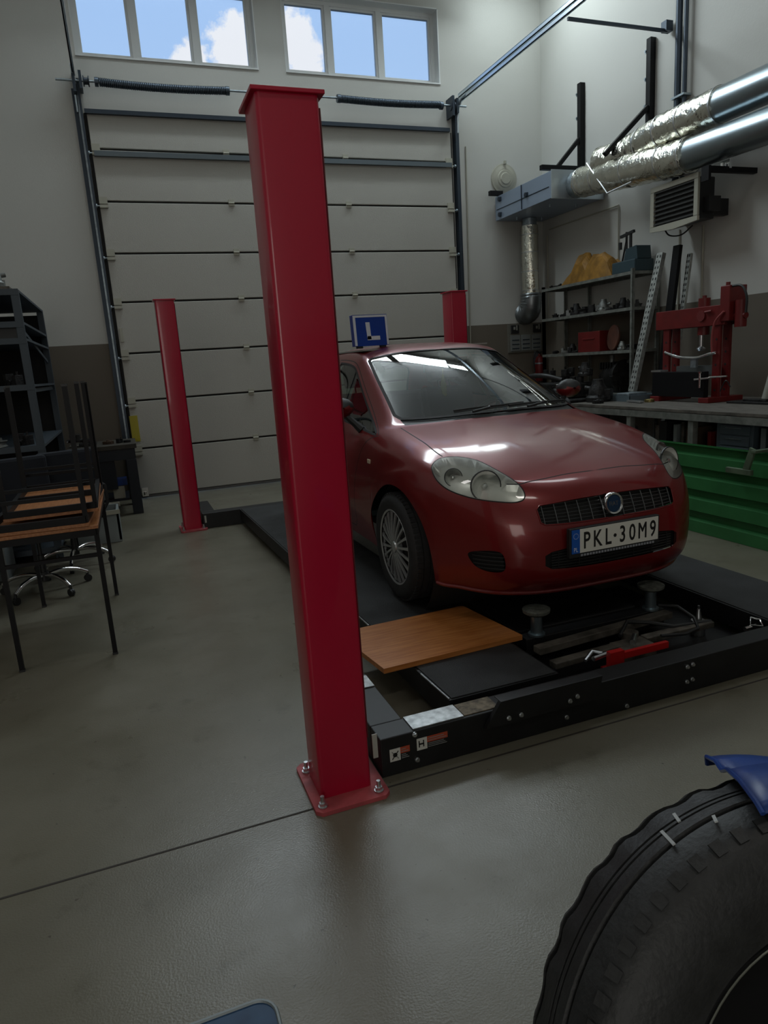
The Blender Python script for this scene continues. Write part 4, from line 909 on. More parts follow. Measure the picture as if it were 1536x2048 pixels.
b = MB(); crinkle(b, foil, .170, seed=5); build('foil_sleeve', b, M_FOIL, dl, sharp=60)
b = MB(); rib_tube(b, [(5.60, 5.84, 3.315), (5.60, 2.2, 3.25)], .150); build('spiral_pipe', b, M_SPIRAL, dl)
for i in (2, 14, 26, 38, 49):
    p = foil[i]; b = MB(); b.lathe([(.172, -.006), (.178, -.006), (.178, .006), (.172, .006)], p, (0, 1, 0), 36, closed_prof=True); build('clamp_band', b, M_STEEL, dl)
b = MB(); b.tube([(5.46, 7.3, 3.62), (5.44, 6.9, 3.20), (5.44, 6.5, 3.22)], .010, 6); build('hanging_wire', b, M_STEEL, dl)
dv = thing('vertical_duct', 'slim vertical foil duct dropping from the ventilation unit beside the shelf rack', 'duct', (5.72, 8.95, 2.6))
b = MB(); crinkle(b, smooth_path([(5.70, 8.93, 3.24), (5.70, 8.93, 2.9), (5.70, 8.93, 2.6), (5.71, 8.93, 2.30)], 8), .120, 24, .006, 8); build('foil_sleeve', b, M_FOIL, dv, sharp=60)
b = MB(); b.cyl((5.70, 8.93, 3.22), (5.70, 8.93, 3.335), .10, 24); build('spigot', b, M_GALV, dv)
b = MB(); rib_tube(b, smooth_path([(5.71, 8.93, 2.32), (5.71, 8.93, 2.20), (5.71, 8.96, 2.09), (5.71, 9.06, 2.05), (5.71, 9.14, 2.05)], 6), .145, 28, .008, .03); build('elbow', b, mat('dull_spiral', (.25, .27, .28), .35, .9), dv)
for z in (2.36, 2.62, 2.88, 3.12):
    b = MB(); b.lathe([(.122, -.006), (.128, -.006), (.128, .006), (.122, .006)], (5.70, 8.93, z), (0, 0, 1), 30, closed_prof=True); build('clamp_band', b, M_STEEL, dv)
rv = thing('round_vent', 'round cream air vent on the back wall above the ventilation unit', 'vent', (5.43, 9.13, 3.90))
b = MB(); b.lathe([(.0, -.05), (.07, -.05), (.08, -.035), (.11, -.035), (.12, -.02), (.15, -.02), (.165, -.008), (.20, -.006), (.205, .015)], (5.43, 9.13, 3.90), (0, 1, 0), 36); build('vent_rings', b, M_CREAM, rv)
b = MB(); b.cyl((5.43, 9.10, 4.09), (5.43, 9.10, 4.13), .02, 10); build('adjuster', b, M_CREAM, rv)
# fan heater
hx, y0, y1, z0, z1 = 5.60, 5.72, 6.39, 2.67, 3.13
fh = thing('air_heater', 'white wall-mounted air heater with black horizontal louvres under the ducts', 'heater', (5.8, 6.05, 2.9))
b = MB(); P = []
fr = .055
b.box(hx, hx+.03, y0, y1, z1-fr, z1); b.prism([(y0, z0+.01), ((y0+y1)/2, z0-.015), (y1, z0+.01), (y1, z0+fr), (y0, z0+fr)], (hx, 0, 0), (0, 1, 0), (0, 0, 1), (.03, 0, 0)); b.box(hx, hx+.03, y0, y0+fr, z0+fr, z1-fr); b.box(hx, hx+.03, y1-fr, y1, z0+fr, z1-fr)
build('frame', b, M_CREAM, fh, bevel=.006)
b = MB(); b.box(hx+.03, hx+.25, y0+.03, y1-.03, z0+.03, z1-.03); build('casing', b, M_PLBLK, fh, bevel=.01)
for k in range(8):
    z = z0+fr+.012+k*.0455; b = MB(); b.prism([(-.004, 0), (.022, .018), (.022, .030), (-.004, .010)], (hx+.004, y0+fr, z), (1, 0, 0), (0, 0, 1), (0, y1-y0-2*fr, 0)); build('louvre', b, mat('louvre_dark', (.035, .035, .032), .5), fh)
for ya in (y0+.05, y1-.11):
    b = MB(); b.box(hx+.25, XW-.002, ya, ya+.06, 2.74, 2.90); build('mounting_arm', b, M_PLBLK, fh)
b = MB(); b.box(hx+.10, hx+.25, y0-.05, y0+.03, 2.76, 2.90); build('junction_box', b, M_PLBLK, fh)
b = MB(); b.tube(smooth_path([(hx+.1, 6.28, 2.70), (hx+.1, 6.2, 2.62), (hx+.12, 6.05, 2.60), (hx+.2, 5.98, 2.68)], 5), .008, 6); build('cable', b, M_PLBLK, fh)
# conduits on the wall
def conduit(pts, r, m, lab, nm='conduit'): tag(build(nm, MB().tube(pts, r, 8), m), lab, 'conduit', 'conduits on the right wall')
conduit([(6.045, 6.08, 2.70), (6.045, 6.07, 1.55)], .012, M_CREAM, 'pale conduit dropping down the wall from the right side of the air heater')
conduit([(6.045, 6.42, 2.72), (6.045, 6.42, 1.50)], .010, M_CREAM, 'pale conduit on the wall just right of the leaning channel')
conduit([(6.045, 9.0, 3.13), (6.045, 9.0, 1.95)], .010, M_CREAM, 'thin vertical conduit in the back right corner beside the foil duct')
conduit([(6.045, 8.95, 3.20), (6.045, 7.45, 3.20), (6.045, 7.45, 2.45)], .010, M_CREAM, 'thin conduit running below the ventilation unit and down behind the yellow tarp')
pp = thing('riser_pipe', 'pair of dark riser pipes climbing the right wall above the ducts', 'pipe', (6.0, 6.42, 4.5))
for y, r in ((6.46, .035), (6.36, .022)):
    b = MB(); b.cyl((6.0, y, 3.2), (6.0, y, 6.65), r, 14); build('pipe', b, M_DSTEEL, pp)
b = MB(); b.box(5.95, 6.055, 6.32, 6.50, 4.05, 4.07); build('pipe_clip', b, M_GALV, pp)
# electrical panel & extinguisher by the corner
ep = thing('electrical_panel', 'grey electrical panel with two black sockets on the back wall beside the shelf rack', 'electrical panel', (5.71, 9.13, 1.7))
b = MB(); b.box(5.43, 6.01, 9.115, 9.146, 1.50, 1.91); build('back_board', b, mat('panel_beige', (.17, .165, .14), .6), ep)
for x0, x1 in ((5.47, 5.60), (5.85, 5.985)):
    b = MB(); b.box(x0, x1, 9.095, 9.115, 1.775, 1.895); s = build('socket', b, M_PLBLK, ep, bevel=.004); b = MB(); xm = (x0+x1)/2; b.box(xm-.03, xm+.0, 9.090, 9.096, 1.83, 1.87); b.box(xm+.015, xm+.035, 9.090, 9.096, 1.82, 1.89); build('socket_insert', b, mat('socket_grey', (.3, .3, .27), .5), s)
for k in range(3):
    b = MB(); x = 5.46+k*.18; b.box(x, x+.16, 9.10, 9.115, 1.52, 1.75); d = build('breaker_cover', b, mat('panel_grey', (.20, .215, .21), .5), ep, bevel=.003); b = MB()
    for q in range(3): b.box(x+.02, x+.14, 9.097, 9.101, 1.55+.06*q, 1.565+.06*q)
    build('breaker_row', b, M_DSTEEL, d)
fe = thing('fire_extinguisher', 'small red fire extinguisher hanging on the back wall below the electrical panel', 'fire extinguisher', (5.93, 9.07, 1.1))
b = MB(); b.lathe([(0, 0), (.06, .005), (.07, .02), (.07, .30), (.05, .36), (.022, .38), (.022, .41), (0, .41)], (5.93, 9.07, 1.05), (0, 0, 1), 24); build('cylinder_body', b, M_PRESS, fe)
b = MB(); b.box(5.90, 5.96, 9.0, 9.10, 1.47, 1.49); b.tube(smooth_path([(5.93, 9.05, 1.46), (5.85, 9.03, 1.50), (5.80, 9.03, 1.40), (5.82, 9.03, 1.2)], 6), .009, 8); build('valve_and_hose', b, M_PLBLK, fe)
b = MB(); b.box(5.88, 5.98, 9.13, 9.146, 1.2, 1.5); b.lathe([(.071, -.01), (.075, -.01), (.075, .01), (.071, .01)], (5.93, 9.07, 1.32), (0, 0, 1), 24, closed_prof=True); build('wall_hook', b, M_GALV, fe)

# ------------------------------------------------------------------ shelf rack
RX0, RX1, RY0, RY1 = 5.64, 6.04, 6.70, 8.55
SHZ = [2.33, 1.93, 1.445, .93, .35]
rk = thing('shelf_rack', 'grey metal shelf rack full of machine parts against the right wall', 'shelf rack', (5.84, 7.6, 0))
for x in (RX0, RX1-.035):
    for y in (RY0, (RY0+RY1)/2+.35 if x > 5.8 else RY1-.035, RY1-.035):
        b = MB(); b.box(x, x+.035, y, y+.004, 0, 2.36); b.box(x, x+.004, y, y+.035, 0, 2.36)
        for k in range(18): b.box(x-.001, x, y+.012, y+.022, .1+.125*k, .125+.125*k)
        build('post', b, M_RACK, rk)
for z in SHZ:
    b = MB(); b.box(RX0+.002, RX1-.002, RY0+.002, RY1-.002, z-.004, z); b.box(RX0-.002, RX0+.002, RY0, RY1, z-.035, z); b.box(RX1-.004, RX1, RY0, RY1, z-.035, z); b.box(RX0, RX1, RY0-.001, RY0+.002, z-.035, z); b.box(RX0, RX1, RY1-.002, RY1+.001, z-.035, z); build('shelf', b, M_RACK, rk)
# machine parts --------------------------------------------------------------
def gearwheel(r, h, teeth=18):
    b = MB(); P = []
    for k in range(teeth*4):
        a = 2*pi*k/(teeth*4); q = r if (k % 4) in (0, 1) else r*.88; P.append((q*cos(a), q*sin(a)))
    b.prism(P, (0, 0, 0), (1, 0, 0), (0, 1, 0), (0, 0, h)); b.lathe([(.0, h*1.5), (r*.3, h*1.5), (r*.34, h), (r*.7, h*1.02), (r*.74, h*1.15), (r*.82, h*1.15), (r*.84, h)], (0, 0, 0), (0, 0, 1), 20); return b
def pulley(r, h):
    b = MB(); b.lathe([(0, 0), (r, 0), (r, h*.15), (r*.8, h*.35), (r*.8, h*.65), (r, h*.85), (r, h), (r*.4, h), (r*.38, h*1.4), (0, h*1.4)], (0, 0, 0), (0, 0, 1), 20); return b
def housing(r, h, sd=0):
    rn = random.Random(sd); b = MB(); b.lathe([(0, 0), (r, 0), (r*1.02, h*.2), (r*.8, h*.3), (r*.75, h*.6), (r*.5, h*.8), (r*.45, h), (0, h)], (0, 0, 0), (0, 0, 1), 18)
    for k in range(5): a = k*2*pi/5+rn.random(); b.cyl((r*.9*cos(a), r*.9*sin(a), 0), (r*.9*cos(a), r*.9*sin(a), h*.34), r*.14, 8); 
    b.box(-r*1.2, r*.3, -r*.35, r*.35, h*.1, h*.55); b.cyl((0, 0, h*.5), (r*1.15, 0, h*.62), r*.22, 12); return b
def shaft(r, L):
    b = MB(); b.cyl((-L/2, 0, r), (-L/4, 0, r), r*.6, 12); b.cyl((-L/4, 0, r), (L*.1, 0, r), r, 14); b.cyl((L*.1, 0, r), (L*.35, 0, r), r*.7, 12); b.cyl((L*.35, 0, r), (L*.42, 0, r), r*.95, 12); b.cyl((L*.42, 0, r), (L*.5, 0, r), r*.4, 10); return b
def caliper(s):
    b = MB(); b.box(-s, s, -s*.5, s*.5, 0, s*.6); b.box(-s, -s*.5, -s*.5, s*.5, s*.6, s*1.3); b.box(s*.4, s, -s*.5, s*.5, s*.6, s*1.1); b.cyl((0, -s*.7, s*.35), (0, s*.7, s*.35), s*.28, 14); b.cyl((s*.7, 0, s), (s*.7, 0, s*1.5), s*.12, 8); return b
def bearing(r, h):
    b = MB(); b.lathe([(r*.5, 0), (r, 0), (r, h), (r*.88, h), (r*.86, h*.85), (r*.66, h*.85), (r*.64, h), (r*.5, h)], (0, 0, 0), (0, 0, 1), 20, closed_prof=True); return b
KINDS = {'gear_wheel': lambda s, k: gearwheel(s, s*.5), 'pulley': lambda s, k: pulley(s, s*.9), 'machine_housing': lambda s, k: housing(s, s*1.9, k), 'drive_shaft': lambda s, k: shaft(s*.45, s*3.2), 'brake_caliper': lambda s, k: caliper(s), 'bearing_ring': lambda s, k: bearing(s, s*.6)}
def item(kind, loc, s, rz, m, lab, cat, group, k=0, tilt=None):
    b = KINDS[kind](s, k); b.move((Matrix.Translation(loc) @ Matrix.Rotation(rz, 4, 'Z') @ (Matrix.Rotation(tilt, 4, 'X') if tilt else Matrix.Identity(4))))
    o = build(kind, b, m, bevel=.002); return tag(o, lab, cat, group)
ORD = ['first', 'second', 'third', 'fourth', 'fifth', 'sixth', 'seventh', 'eighth', 'ninth', 'tenth', 'eleventh', 'twelfth', 'thirteenth', 'fourteenth']
WORD = {'gear_wheel': 'toothed gear wheel', 'pulley': 'belt pulley', 'machine_housing': 'machine housing', 'drive_shaft': 'stepped shaft', 'brake_caliper': 'brake caliper', 'bearing_ring': 'bearing ring'}
def row(zs, y0, y1, x, kinds, sizes, mats_, shelf, group):
    n = len(kinds)
    for i, kd in enumerate(kinds):
        y = y1-(y1-y0)*(i+.5)/n; s = sizes[i % len(sizes)]; m = mats_[i % len(mats_)]
        tone = 'dull silver' if m is M_ALU else 'dark'
        hz = 0
        item(kd, (x+(random.uniform(-.05, .05) if x < 5.9 else 0)-(.05 if 'second' in shelf and x < 5.9 else 0), y, zs+.001+hz), s, random.uniform(0, 6.28), m, "%s %s, %s from left on the grey rack's %s" % (tone, WORD[kd], ORD[i], shelf), 'machine part', group, i)
row(1.93, 6.80, 8.50, 5.84, ['pulley', 'gear_wheel', 'brake_caliper', 'machine_housing', 'pulley', 'brake_caliper', 'machine_housing', 'gear_wheel', 'machine_housing', 'brake_caliper'], [.05, .07, .07, .078, .075, .075, .08], [M_CAST, M_CAST, M_ALU, M_CAST], 'second shelf', 'machine parts on the second shelf')
row(1.93, 6.88, 8.45, 5.95, ['machine_housing', 'brake_caliper', 'machine_housing', 'gear_wheel', 'machine_housing', 'brake_caliper', 'machine_housing', 'pulley'], [.05, .058, .056], [M_CAST, M_ALU, M_CAST], "second shelf, back row", 'machine parts in the back row of the second shelf')
row(1.445, 7.82, 8.50, 5.80, ['drive_shaft', 'brake_caliper', 'machine_housing', 'gear_wheel'], [.05, .06, .065], [M_CAST, M_ALU, M_CAST], 'third shelf', 'machine parts on the third shelf')
row(.93, 7.55, 8.48, 5.84, ['brake_caliper', 'machine_housing', 'pulley', 'machine_housing'], [.085, .10, .09], [M_CAST], 'fourth shelf', 'machine parts on the fourth shelf')
b = MB(); b.box(5.68, 5.95, 7.34, 7.78, 1.446, 1.70); b.box(5.672, 5.68, 7.44, 7.68, 1.60, 1.62); tag(build('tool_case', b, M_PRESS, bevel=.01), 'red tool case standing on the third shelf of the grey rack', 'case')
b = MB(); b.lathe([(0, -.02), (.05, -.02), (.06, 0), (.15, 0), (.155, .02), (.15, .03), (0, .03)], (5.76, 7.15, 1.602), (-1, .25, .1), 32); tag(build('brake_disc', b, mat('rusty_brown', (.10, .035, .02), .7, noise=.4)), 'brown round disc standing upright on the third rack shelf right of the red case', 'disc')
item('machine_housing', (5.74, 6.99, 1.446), .055, 1.0, M_ALU, 'silver machine housing standing on the third rack shelf in front of the brown disc', 'machine part', None, 4)
item('pulley', (5.78, 6.86, 1.446), .07, 1.0, M_CAST, 'dark pulley at the right end of the third rack shelf', 'machine part', None, 4)
# big gearbox on the fourth shelf
gb = thing('gearbox', 'large oily black gearbox lying on the fourth shelf of the grey rack', 'gearbox', (5.84, 7.2, .93))
b = MB(); b.lathe([(0, -.26), (.06, -.26), (.09, -.20), (.12, -.12), (.16, -.06), (.17, .10), (.20, .14), (.20, .17), (0, .17)], (5.84, 7.22, 1.13), (0, -1, .0), 20)
for k in range(8): a = 2*pi*k/8; b.cyl((5.84+.185*cos(a), 7.04, 1.13+.185*sin(a)), (5.84+.185*cos(a), 7.09, 1.13+.185*sin(a)), .018, 8)
b.box(5.74, 5.94, 7.02, 7.36, .931, 1.0); build('casing', b, M_CAST, gb, bevel=.004)
b = MB()
for k in range(6): b.box(5.70, 5.98, 7.10+.05*k, 7.115+.05*k, 1.22, 1.305)
build('cooling_rib', b, M_CAST, gb); b = MB(); b.cyl((5.84, 7.0, 1.3), (5.84, 6.9, 1.34), .02, 10); b.cyl((5.80, 7.25, 1.28), (5.80, 7.25, 1.39), .03, 12); build('selector_lever', b, M_ALU, gb)
for i, (y, s, kd) in enumerate(((8.05, .14, 'machine_housing'), (7.45, .15, 'machine_housing'), (7.0, .12, 'brake_caliper'))):
    item(kd, (5.84, y, .351), s, i*1.3, M_CAST, 'heavy dark casting on the lowest shelf of the grey rack, %s from the left' % ORD[i], 'machine part', 'castings on the lowest shelf', i)
# yellow tarp, machine and bits on top
tp = MB(); rnd = random.Random(4); rows = []
for i in range(13):
    r_ = []
    for j in range(13):
        u, v = i/12, j/12; y = 8.18-1.0*u; x = 5.70+.28*v
        prof = float(np.interp(u, [0, .16, .22, .42, .5, .60, .82, .92, 1], [.01, .12, .37, .36, .22, .27, .31, .24, .05]))*(.55+.45*sin(pi*min(1, v*1.3)))
        fold = .035*sin(9*u+7*v)+.025*sin(19*u-9*v)
        if j in (0, 12) or i in (0, 12): fold = 0; prof = .004
        r_.append((x+.02*sin(7*u), y, 2.332+max(.004, prof+fold)))
    rows.append(r_)
tp.grid(rows, smooth=False); o = build('tarp', tp, M_TARP); sm = o.modifiers.new('solid', 'SOLIDIFY'); sm.thickness = .004
tag(o, 'crumpled yellow tarp piled on the top shelf of the grey rack', 'tarp')
bm_ = thing('bench_grinder', 'dark blue bench machine with levers at the right end of the top rack shelf', 'machine', (5.84, 6.9, 2.33))
b = MB(); b.box(5.70, 5.98, 6.74, 7.14, 2.332, 2.47); b.prism([(6.74, 2.47), (6.98, 2.47), (6.94, 2.60), (6.76, 2.62)], (5.74, 0, 0), (0, 1, 0), (0, 0, 1), (.2, 0, 0)); build('casing', b, M_TEAL, bm_, bevel=.012)
b = MB(); b.cyl((5.80, 7.0, 2.46), (5.79, 6.99, 2.80), .014, 10); b.cyl((5.80, 6.93, 2.46), (5.80, 6.93, 2.78), .018, 10); b.cyl((5.80, 7.08, 2.46), (5.78, 6.97, 2.74), .010, 8); b.bar((5.79, 7.09, 2.76), (5.79, 6.86, 2.79), .03, .03); b.cyl((5.79, 7.10, 2.62), (5.79, 7.10, 2.70), .022, 10); build('lever', b, M_PLBLK, bm_)
for i, (y, s, kd) in enumerate(((8.47, .035, 'pulley'), (8.36, .045, 'bearing_ring'), (8.26, .035, 'pulley'))):
    item(kd, (5.75, y, 2.331), s, 0, M_CAST, 'small dark round part left of the yellow tarp, %s from the left' % ORD[i], 'machine part', 'small parts on the top shelf', i, tilt=None)

# ------------------------------------------------------------------ leaning profiles
def channel(nm, a, bb, w_, d, m, lab, holes=True):
    t = thing(nm, lab, 'metal profile', a); a = Vector(a); bb = Vector(bb); ax = (bb-a).normalized(); sx = Vector((-1, 0, 0)); sy = ax.cross(sx).normalized(); sx = sy.cross(ax).normalized(); L = (bb-a).length
    q = MB(); q.bar(a, bb, w_, .004, up=sx) if False else None
    def slab(cx, cy, wx, wy):
        P = []
        for e in (a, bb):
            for i, j in ((-1, -1), (1, -1), (1, 1), (-1, 1)): P.append(e+sy*(cx+i*wx/2)+sx*(cy+j*wy/2))
        q.add(P, [(0, 1, 2, 3), (4, 7, 6, 5), (0, 4, 5, 1), (1, 5, 6, 2), (2, 6, 7, 3), (3, 7, 4, 0)])
    slab(0, 0, w_, .004); slab(-w_/2, -d/2, .004, d); slab(w_/2, -d/2, .004, d); build('channel', q, m, t)
    if holes:
        h = MB(); n = int(L/.06)
        for k in range(n):
            c = a+ax*(.04+.06*k)
            for e in (-1, 1):
                P = []
                for i, j in ((-1, -1), (1, -1), (1, 1), (-1, 1)): P.append(c+sy*(e*w_*.25+i*.008)+sx*.0025+ax*(j*.014))
                h.add(P, [(0, 1, 2, 3)])
        build('punched_slots', h, M_BLACKM, t)
M_PERF = mat('perforated_zinc', (.42, .44, .42), .45, .6, noise=.25, scale=20)
channel('steel_channel', (5.40, 6.42, .985), (5.72, 6.36, 2.47), .085, .05, M_PERF, 'tall perforated zinc channel leaning against the rack beside the red press')
channel('dark_profile', (5.62, 6.22, .93), (5.80, 6.20, 2.52), .095, .04, M_BLACK, 'black steel profile leaning just behind the perforated zinc channel', False)
channel('steel_strip', (5.68, 6.10, .93), (5.88, 6.10, 2.42), .05, .03, M_PERF, 'narrow perforated strip leaning right of the black profile')

# ------------------------------------------------------------------ work bench with frame
wb = thing('work_bench', 'long heavy workbench with grey plank top and steel legs along the right wall', 'workbench', (5.3, 4.8, 0))
b = MB()
for k in range(7): b.box(4.66+.19*k, 4.66+.19*k+.186, 2.9, 6.52, .875, .905)
build('bench_top', b, M_BENCH, wb, bevel=.003)
b = MB(); b.box(4.66, 4.70, 2.9, 6.52, .81, .872); b.box(5.94, 5.98, 2.9, 6.52, .81, .872); build('top_rail', b, M_RACK, wb)
for y in (6.44, 5.55, 4.74, 3.9, 3.0):
    for x in (4.67, 5.92):
        b = MB(); b.box(x, x+.06, y, y+.06, 0, .81); build('leg', b, M_RACK, wb, bevel=.003)
b = MB(); b.box(4.72, 5.92, 2.95, 6.46, .20, .22); build('lower_shelf', b, mat('dark_board', (.03, .03, .03), .8), wb)
b = MB(); b.box(4.72, 5.92, 2.95, 6.46, .222, .224) if False else b.box(5.93, 5.94, 2.95, 6.46, .2, .81); build('back_panel', b, M_BLACKM, wb)
# things under the bench
dc = thing('drawer_cabinet', 'grey blue steel drawer cabinet under the workbench', 'drawer cabinet', (5.0, 4.36, .22))
b = MB(); b.box(4.80, 5.3, 4.22, 4.60, .222, .80); build('carcass', b, mat('grey_blue_steel', (.12, .16, .19), .45, .3), dc, bevel=.005)
for k in range(6):
    b = MB(); b.box(4.785, 4.80, 4.25, 4.55, .24+.092*k, .32+.092*k); d = build('drawer', b, MATS['grey_blue_steel'], dc, bevel=.004); b = MB(); b.box(4.770, 4.785, 4.32, 4.48, .295+.092*k, .303+.092*k); build('handle', b, M_GALV, d)
bd_specs = [(5.30, .05, .50, M_DIRTY, 'brownish'), (5.20, .09, .54, M_PLBLK, 'black'), (5.07, .04, .52, M_GREYP, 'grey'), (4.98, .03, .55, M_DIRTY, 'brownish'), (4.90, .05, .50, mat('brown_board', (.08, .05, .03), .7), 'brown'), (4.66, .04, .48, M_PRESS, 'dark red'), (4.10, .05, .55, M_GREYP, 'grey'), (3.98, .05, .52, M_PLBLK, 'black'), (3.80, .06, .54, M_DIRTY, 'brownish')]
for i, (y, th, h, m, cn) in enumerate(bd_specs):
    b = MB(); b.box(4.80, 5.35, y, y+th, .2245, .2245+h); tag(build('stored_panel', b, m, bevel=.003), '%s panel standing upright under the workbench, %s panel from the left' % (cn, ORD[i]), 'panel', 'panels stored under the bench')
b = MB(); b.lathe([(0, 0), (.12, 0), (.13, .02), (.13, .34), (.12, .36), (0, .36)], (4.95, 5.85, .2235), (0, 0, 1), 24); tag(build('oil_drum', b, M_CAST), 'dark oil drum on the lower shelf at the far end of the workbench', 'drum')
# clutter at the far end of the bench top
mt_ = thing('parts_tray', 'blue grey metal tray of parts at the foot of the leaning zinc channel', 'tray', (5.25, 6.25, .905))
b = MB(); b.box(5.05, 5.50, 6.02, 6.45, .906, .912); b.box(5.05, 5.056, 6.02, 6.45, .912, .965); b.box(5.494, 5.50, 6.02, 6.45, .912, .965); b.box(5.05, 5.50, 6.02, 6.026, .912, .965); b.box(5.05, 5.50, 6.444, 6.45, .912, .965); build('tray_body', b, mat('tray_blue_grey', (.16, .21, .24), .45, .4), mt_)
b = MB(); b.box(5.20, 5.46, 6.22, 6.42, .913, .98); build('tray_insert', b, M_GALV, mt_, bevel=.01)
b = MB(); b.bar((4.98, 5.75, .92), (5.02, 6.0, .92), .05, .02); tag(build('flat_wrench', b, M_STEEL, bevel=.004), 'bright flat steel bar lying on the bench in front of the metal tray', 'tool')
item('bearing_ring', (5.12, 5.80, .906), .05, .3, mat('brass', (.25, .20, .08), .4, .8), 'small brass coloured ring on the bench left of the red press', 'machine part', None)
for i, (x, y, s, kd) in enumerate(((5.80, 6.42, .07, 'machine_housing'), (4.95, 6.42, .13, 'machine_housing'), (4.78, 6.2, .06, 'gear_wheel'))):
    item(kd, (x, y, .906), s, i*2.1, M_CAST, 'black oily engine part at the far end of the workbench, %s from the left' % ORD[[2, 1, 0][i]], 'machine part', 'engine parts on the bench', i)
en = thing('engine_block', 'big black oily engine with hoses on a trolley behind the car bonnet', 'engine', (5.0, 7.3, 0))
b = MB(); b.box(4.85, 5.45, 6.85, 7.75, .55, .92); b.box(4.95, 5.35, 6.95, 7.65, .92, 1.10)
for k in range(5): b.cyl((5.15, 7.02+.13*k, 1.10), (5.15, 7.02+.13*k, 1.17), .045, 12)
build('cylinder_block', b, M_CAST, en, bevel=.02)
for k, (y, z, r) in enumerate(((6.88, .85, .10), (7.10, .98, .07), (7.45, .82, .13))):
    b = MB(); b.lathe([(0, 0), (r, 0), (r*.8, .02), (r*.8, .04), (r, .06), (0, .06)], (4.85, y, z), (-1, 0, 0), 24); build('engine_pulley', b, M_CAST, en)
b = MB(); b.tube(smooth_path([(4.9, 7.7, 1.05), (4.8, 7.6, 1.18), (4.82, 7.3, 1.20), (4.95, 7.1, 1.14)], 6), .03, 10); b.tube(smooth_path([(5.0, 7.75, .95), (4.85, 7.85, 1.12), (4.9, 7.98, 1.15), (5.1, 8.02, 1.0)], 6), .022, 8); build('coolant_hose', b, M_PLBLK, en)
b = MB(); b.box(4.75, 5.5, 6.8, 7.8, .45, .50)
for x in (4.8, 5.42):
    for y in (6.85, 7.72): b.box(x, x+.04, y, y+.04, 0, .45)
build('trolley', b, M_BLACK, en)
for i, (x, y, s, kd) in enumerate(((5.08, 7.55, .07, 'brake_caliper'), (5.20, 6.99, .085, 'machine_housing'), (5.15, 7.26, .08, 'brake_caliper'))):
    item(kd, (x, y, 1.172), s, i*1.7, M_CAST, 'black oily part lying on top of the big black engine, %s from the left' % ORD[[0, 2, 1][i]], 'machine part', 'parts on the engine', i)
# ------------------------------------------------------------------ shop press
pr = thing('shop_press', 'red hydraulic shop press with black plate standing on the workbench', 'press', (5.35, 5.45, .905))
PX = 5.36
for y in (5.14, 5.80):
    for dx in (-.0, .12):
        b = MB(); b.box(PX+dx, PX+dx+.03, y, y+.085, .945, 1.70); c = build('upright', b, M_PRESS, pr, bevel=.003)
        for k in range(5): b = MB(); z = 1.02+.12*k; b.cyl((PX+dx-.001, y+.042, z), (PX+dx+.003, y+.042, z), .012, 12); build('pin_hole', b, M_BLACKM, c)
    b = MB(); b.box(PX-.14, PX+.30, y-.02, y+.105, .906, .955); build('foot', b, M_PRESS, pr, bevel=.004)
b = MB(); b.box(PX-.015, PX+.02, 5.08, 5.98, 1.63, 1.815); b.box(PX+.13, PX+.165, 5.08, 5.98, 1.63, 1.815); build('head_beam', b, M_PRESS, pr, bevel=.004)
b = MB(); b.box(PX+.02, PX+.13, 5.10, 5.96, 1.79, 1.81); build('head_cover', b, mat('press_red_light', (.34, .10, .09), .5), pr)
b = MB(); b.cyl((PX+.075, 5.42, 1.55), (PX+.075, 5.42, 1.90), .055, 24); b.cyl((PX+.075, 5.42, 1.90), (PX+.075, 5.42, 1.925), .02, 12); build('ram_cylinder', b, M_PRESS, pr)
b = MB(); b.cyl((PX+.05, 5.42, 1.42), (PX+.05, 5.42, 1.56), .018, 16); b.lathe([(0, 1.40), (.03, 1.40), (.045, 1.42), (.02, 1.44)], (PX+.05, 5.42, 0), (0, 0, 1), 20); build('ram', b, M_STEEL, pr)
b = MB(); b.box(PX-.03, PX+.18, 5.02, 5.13, 1.66, 1.98); build('pump_block', b, M_PRESS, pr, bevel=.006)
b = MB(); b.cyl((PX+.05, 4.96, 1.60), (PX+.05, 4.96, 1.84), .052, 20); b.cyl((PX+.05, 4.90, 1.70), (PX+.05, 5.05, 1.70), .03, 14); build('pump_cylinder', b, M_PRESS, pr)
b = MB(); b.cyl((PX+.0, 5.07, 1.98), (PX+.0, 5.07, 2.01), .02, 12); build('pump_cap', b, M_PRESS, pr)
b = MB(); b.tube(smooth_path([(PX+.0, 5.04, 1.97), (PX, 4.92, 1.96), (PX, 4.86, 1.86), (PX, 4.86, 1.72)], 6), .011, 8); build('hydraulic_hose', b, M_PLBLK, pr)
b = MB(); b.tube(smooth_path([(PX-.04, 5.07, 1.75), (PX-.05, 5.16, 1.66), (PX-.04, 5.20, 1.50), (PX-.03, 5.20, 1.38)], 6), .010, 8); build('pressure_hose', b, mat('pink_hose', (.30, .06, .06), .5), pr)
b = MB(); b.cyl((PX-.03, 5.36, 1.73), (PX-.02, 5.36, 1.73), .05, 24); b.cyl((PX-.035, 5.30, 1.76), (PX-.035, 5.22, 1.765), .012, 10); build('gauge', b, mat('gauge_red', (.16, .02, .02), .5), pr)
b = MB(); b.box(PX-.015, PX+.165, 5.18, 5.76, 1.255, 1.275) if False else b.tube(smooth_path([(PX-.02, 5.83, 1.40), (PX-.03, 5.72, 1.37), (PX-.03, 5.60, 1.345), (PX-.03, 5.46, 1.335), (PX-.03, 5.36, 1.34), (PX-.03, 5.24, 1.365), (PX-.02, 5.16, 1.375)], 4), .015, 10); build('table_spring_bar', b, M_CHROME, pr)
b = MB(); b.box(PX-.03, PX+.0, 5.40, 5.47, 1.24, 1.34); build('spacer_block', b, M_GALV, pr)
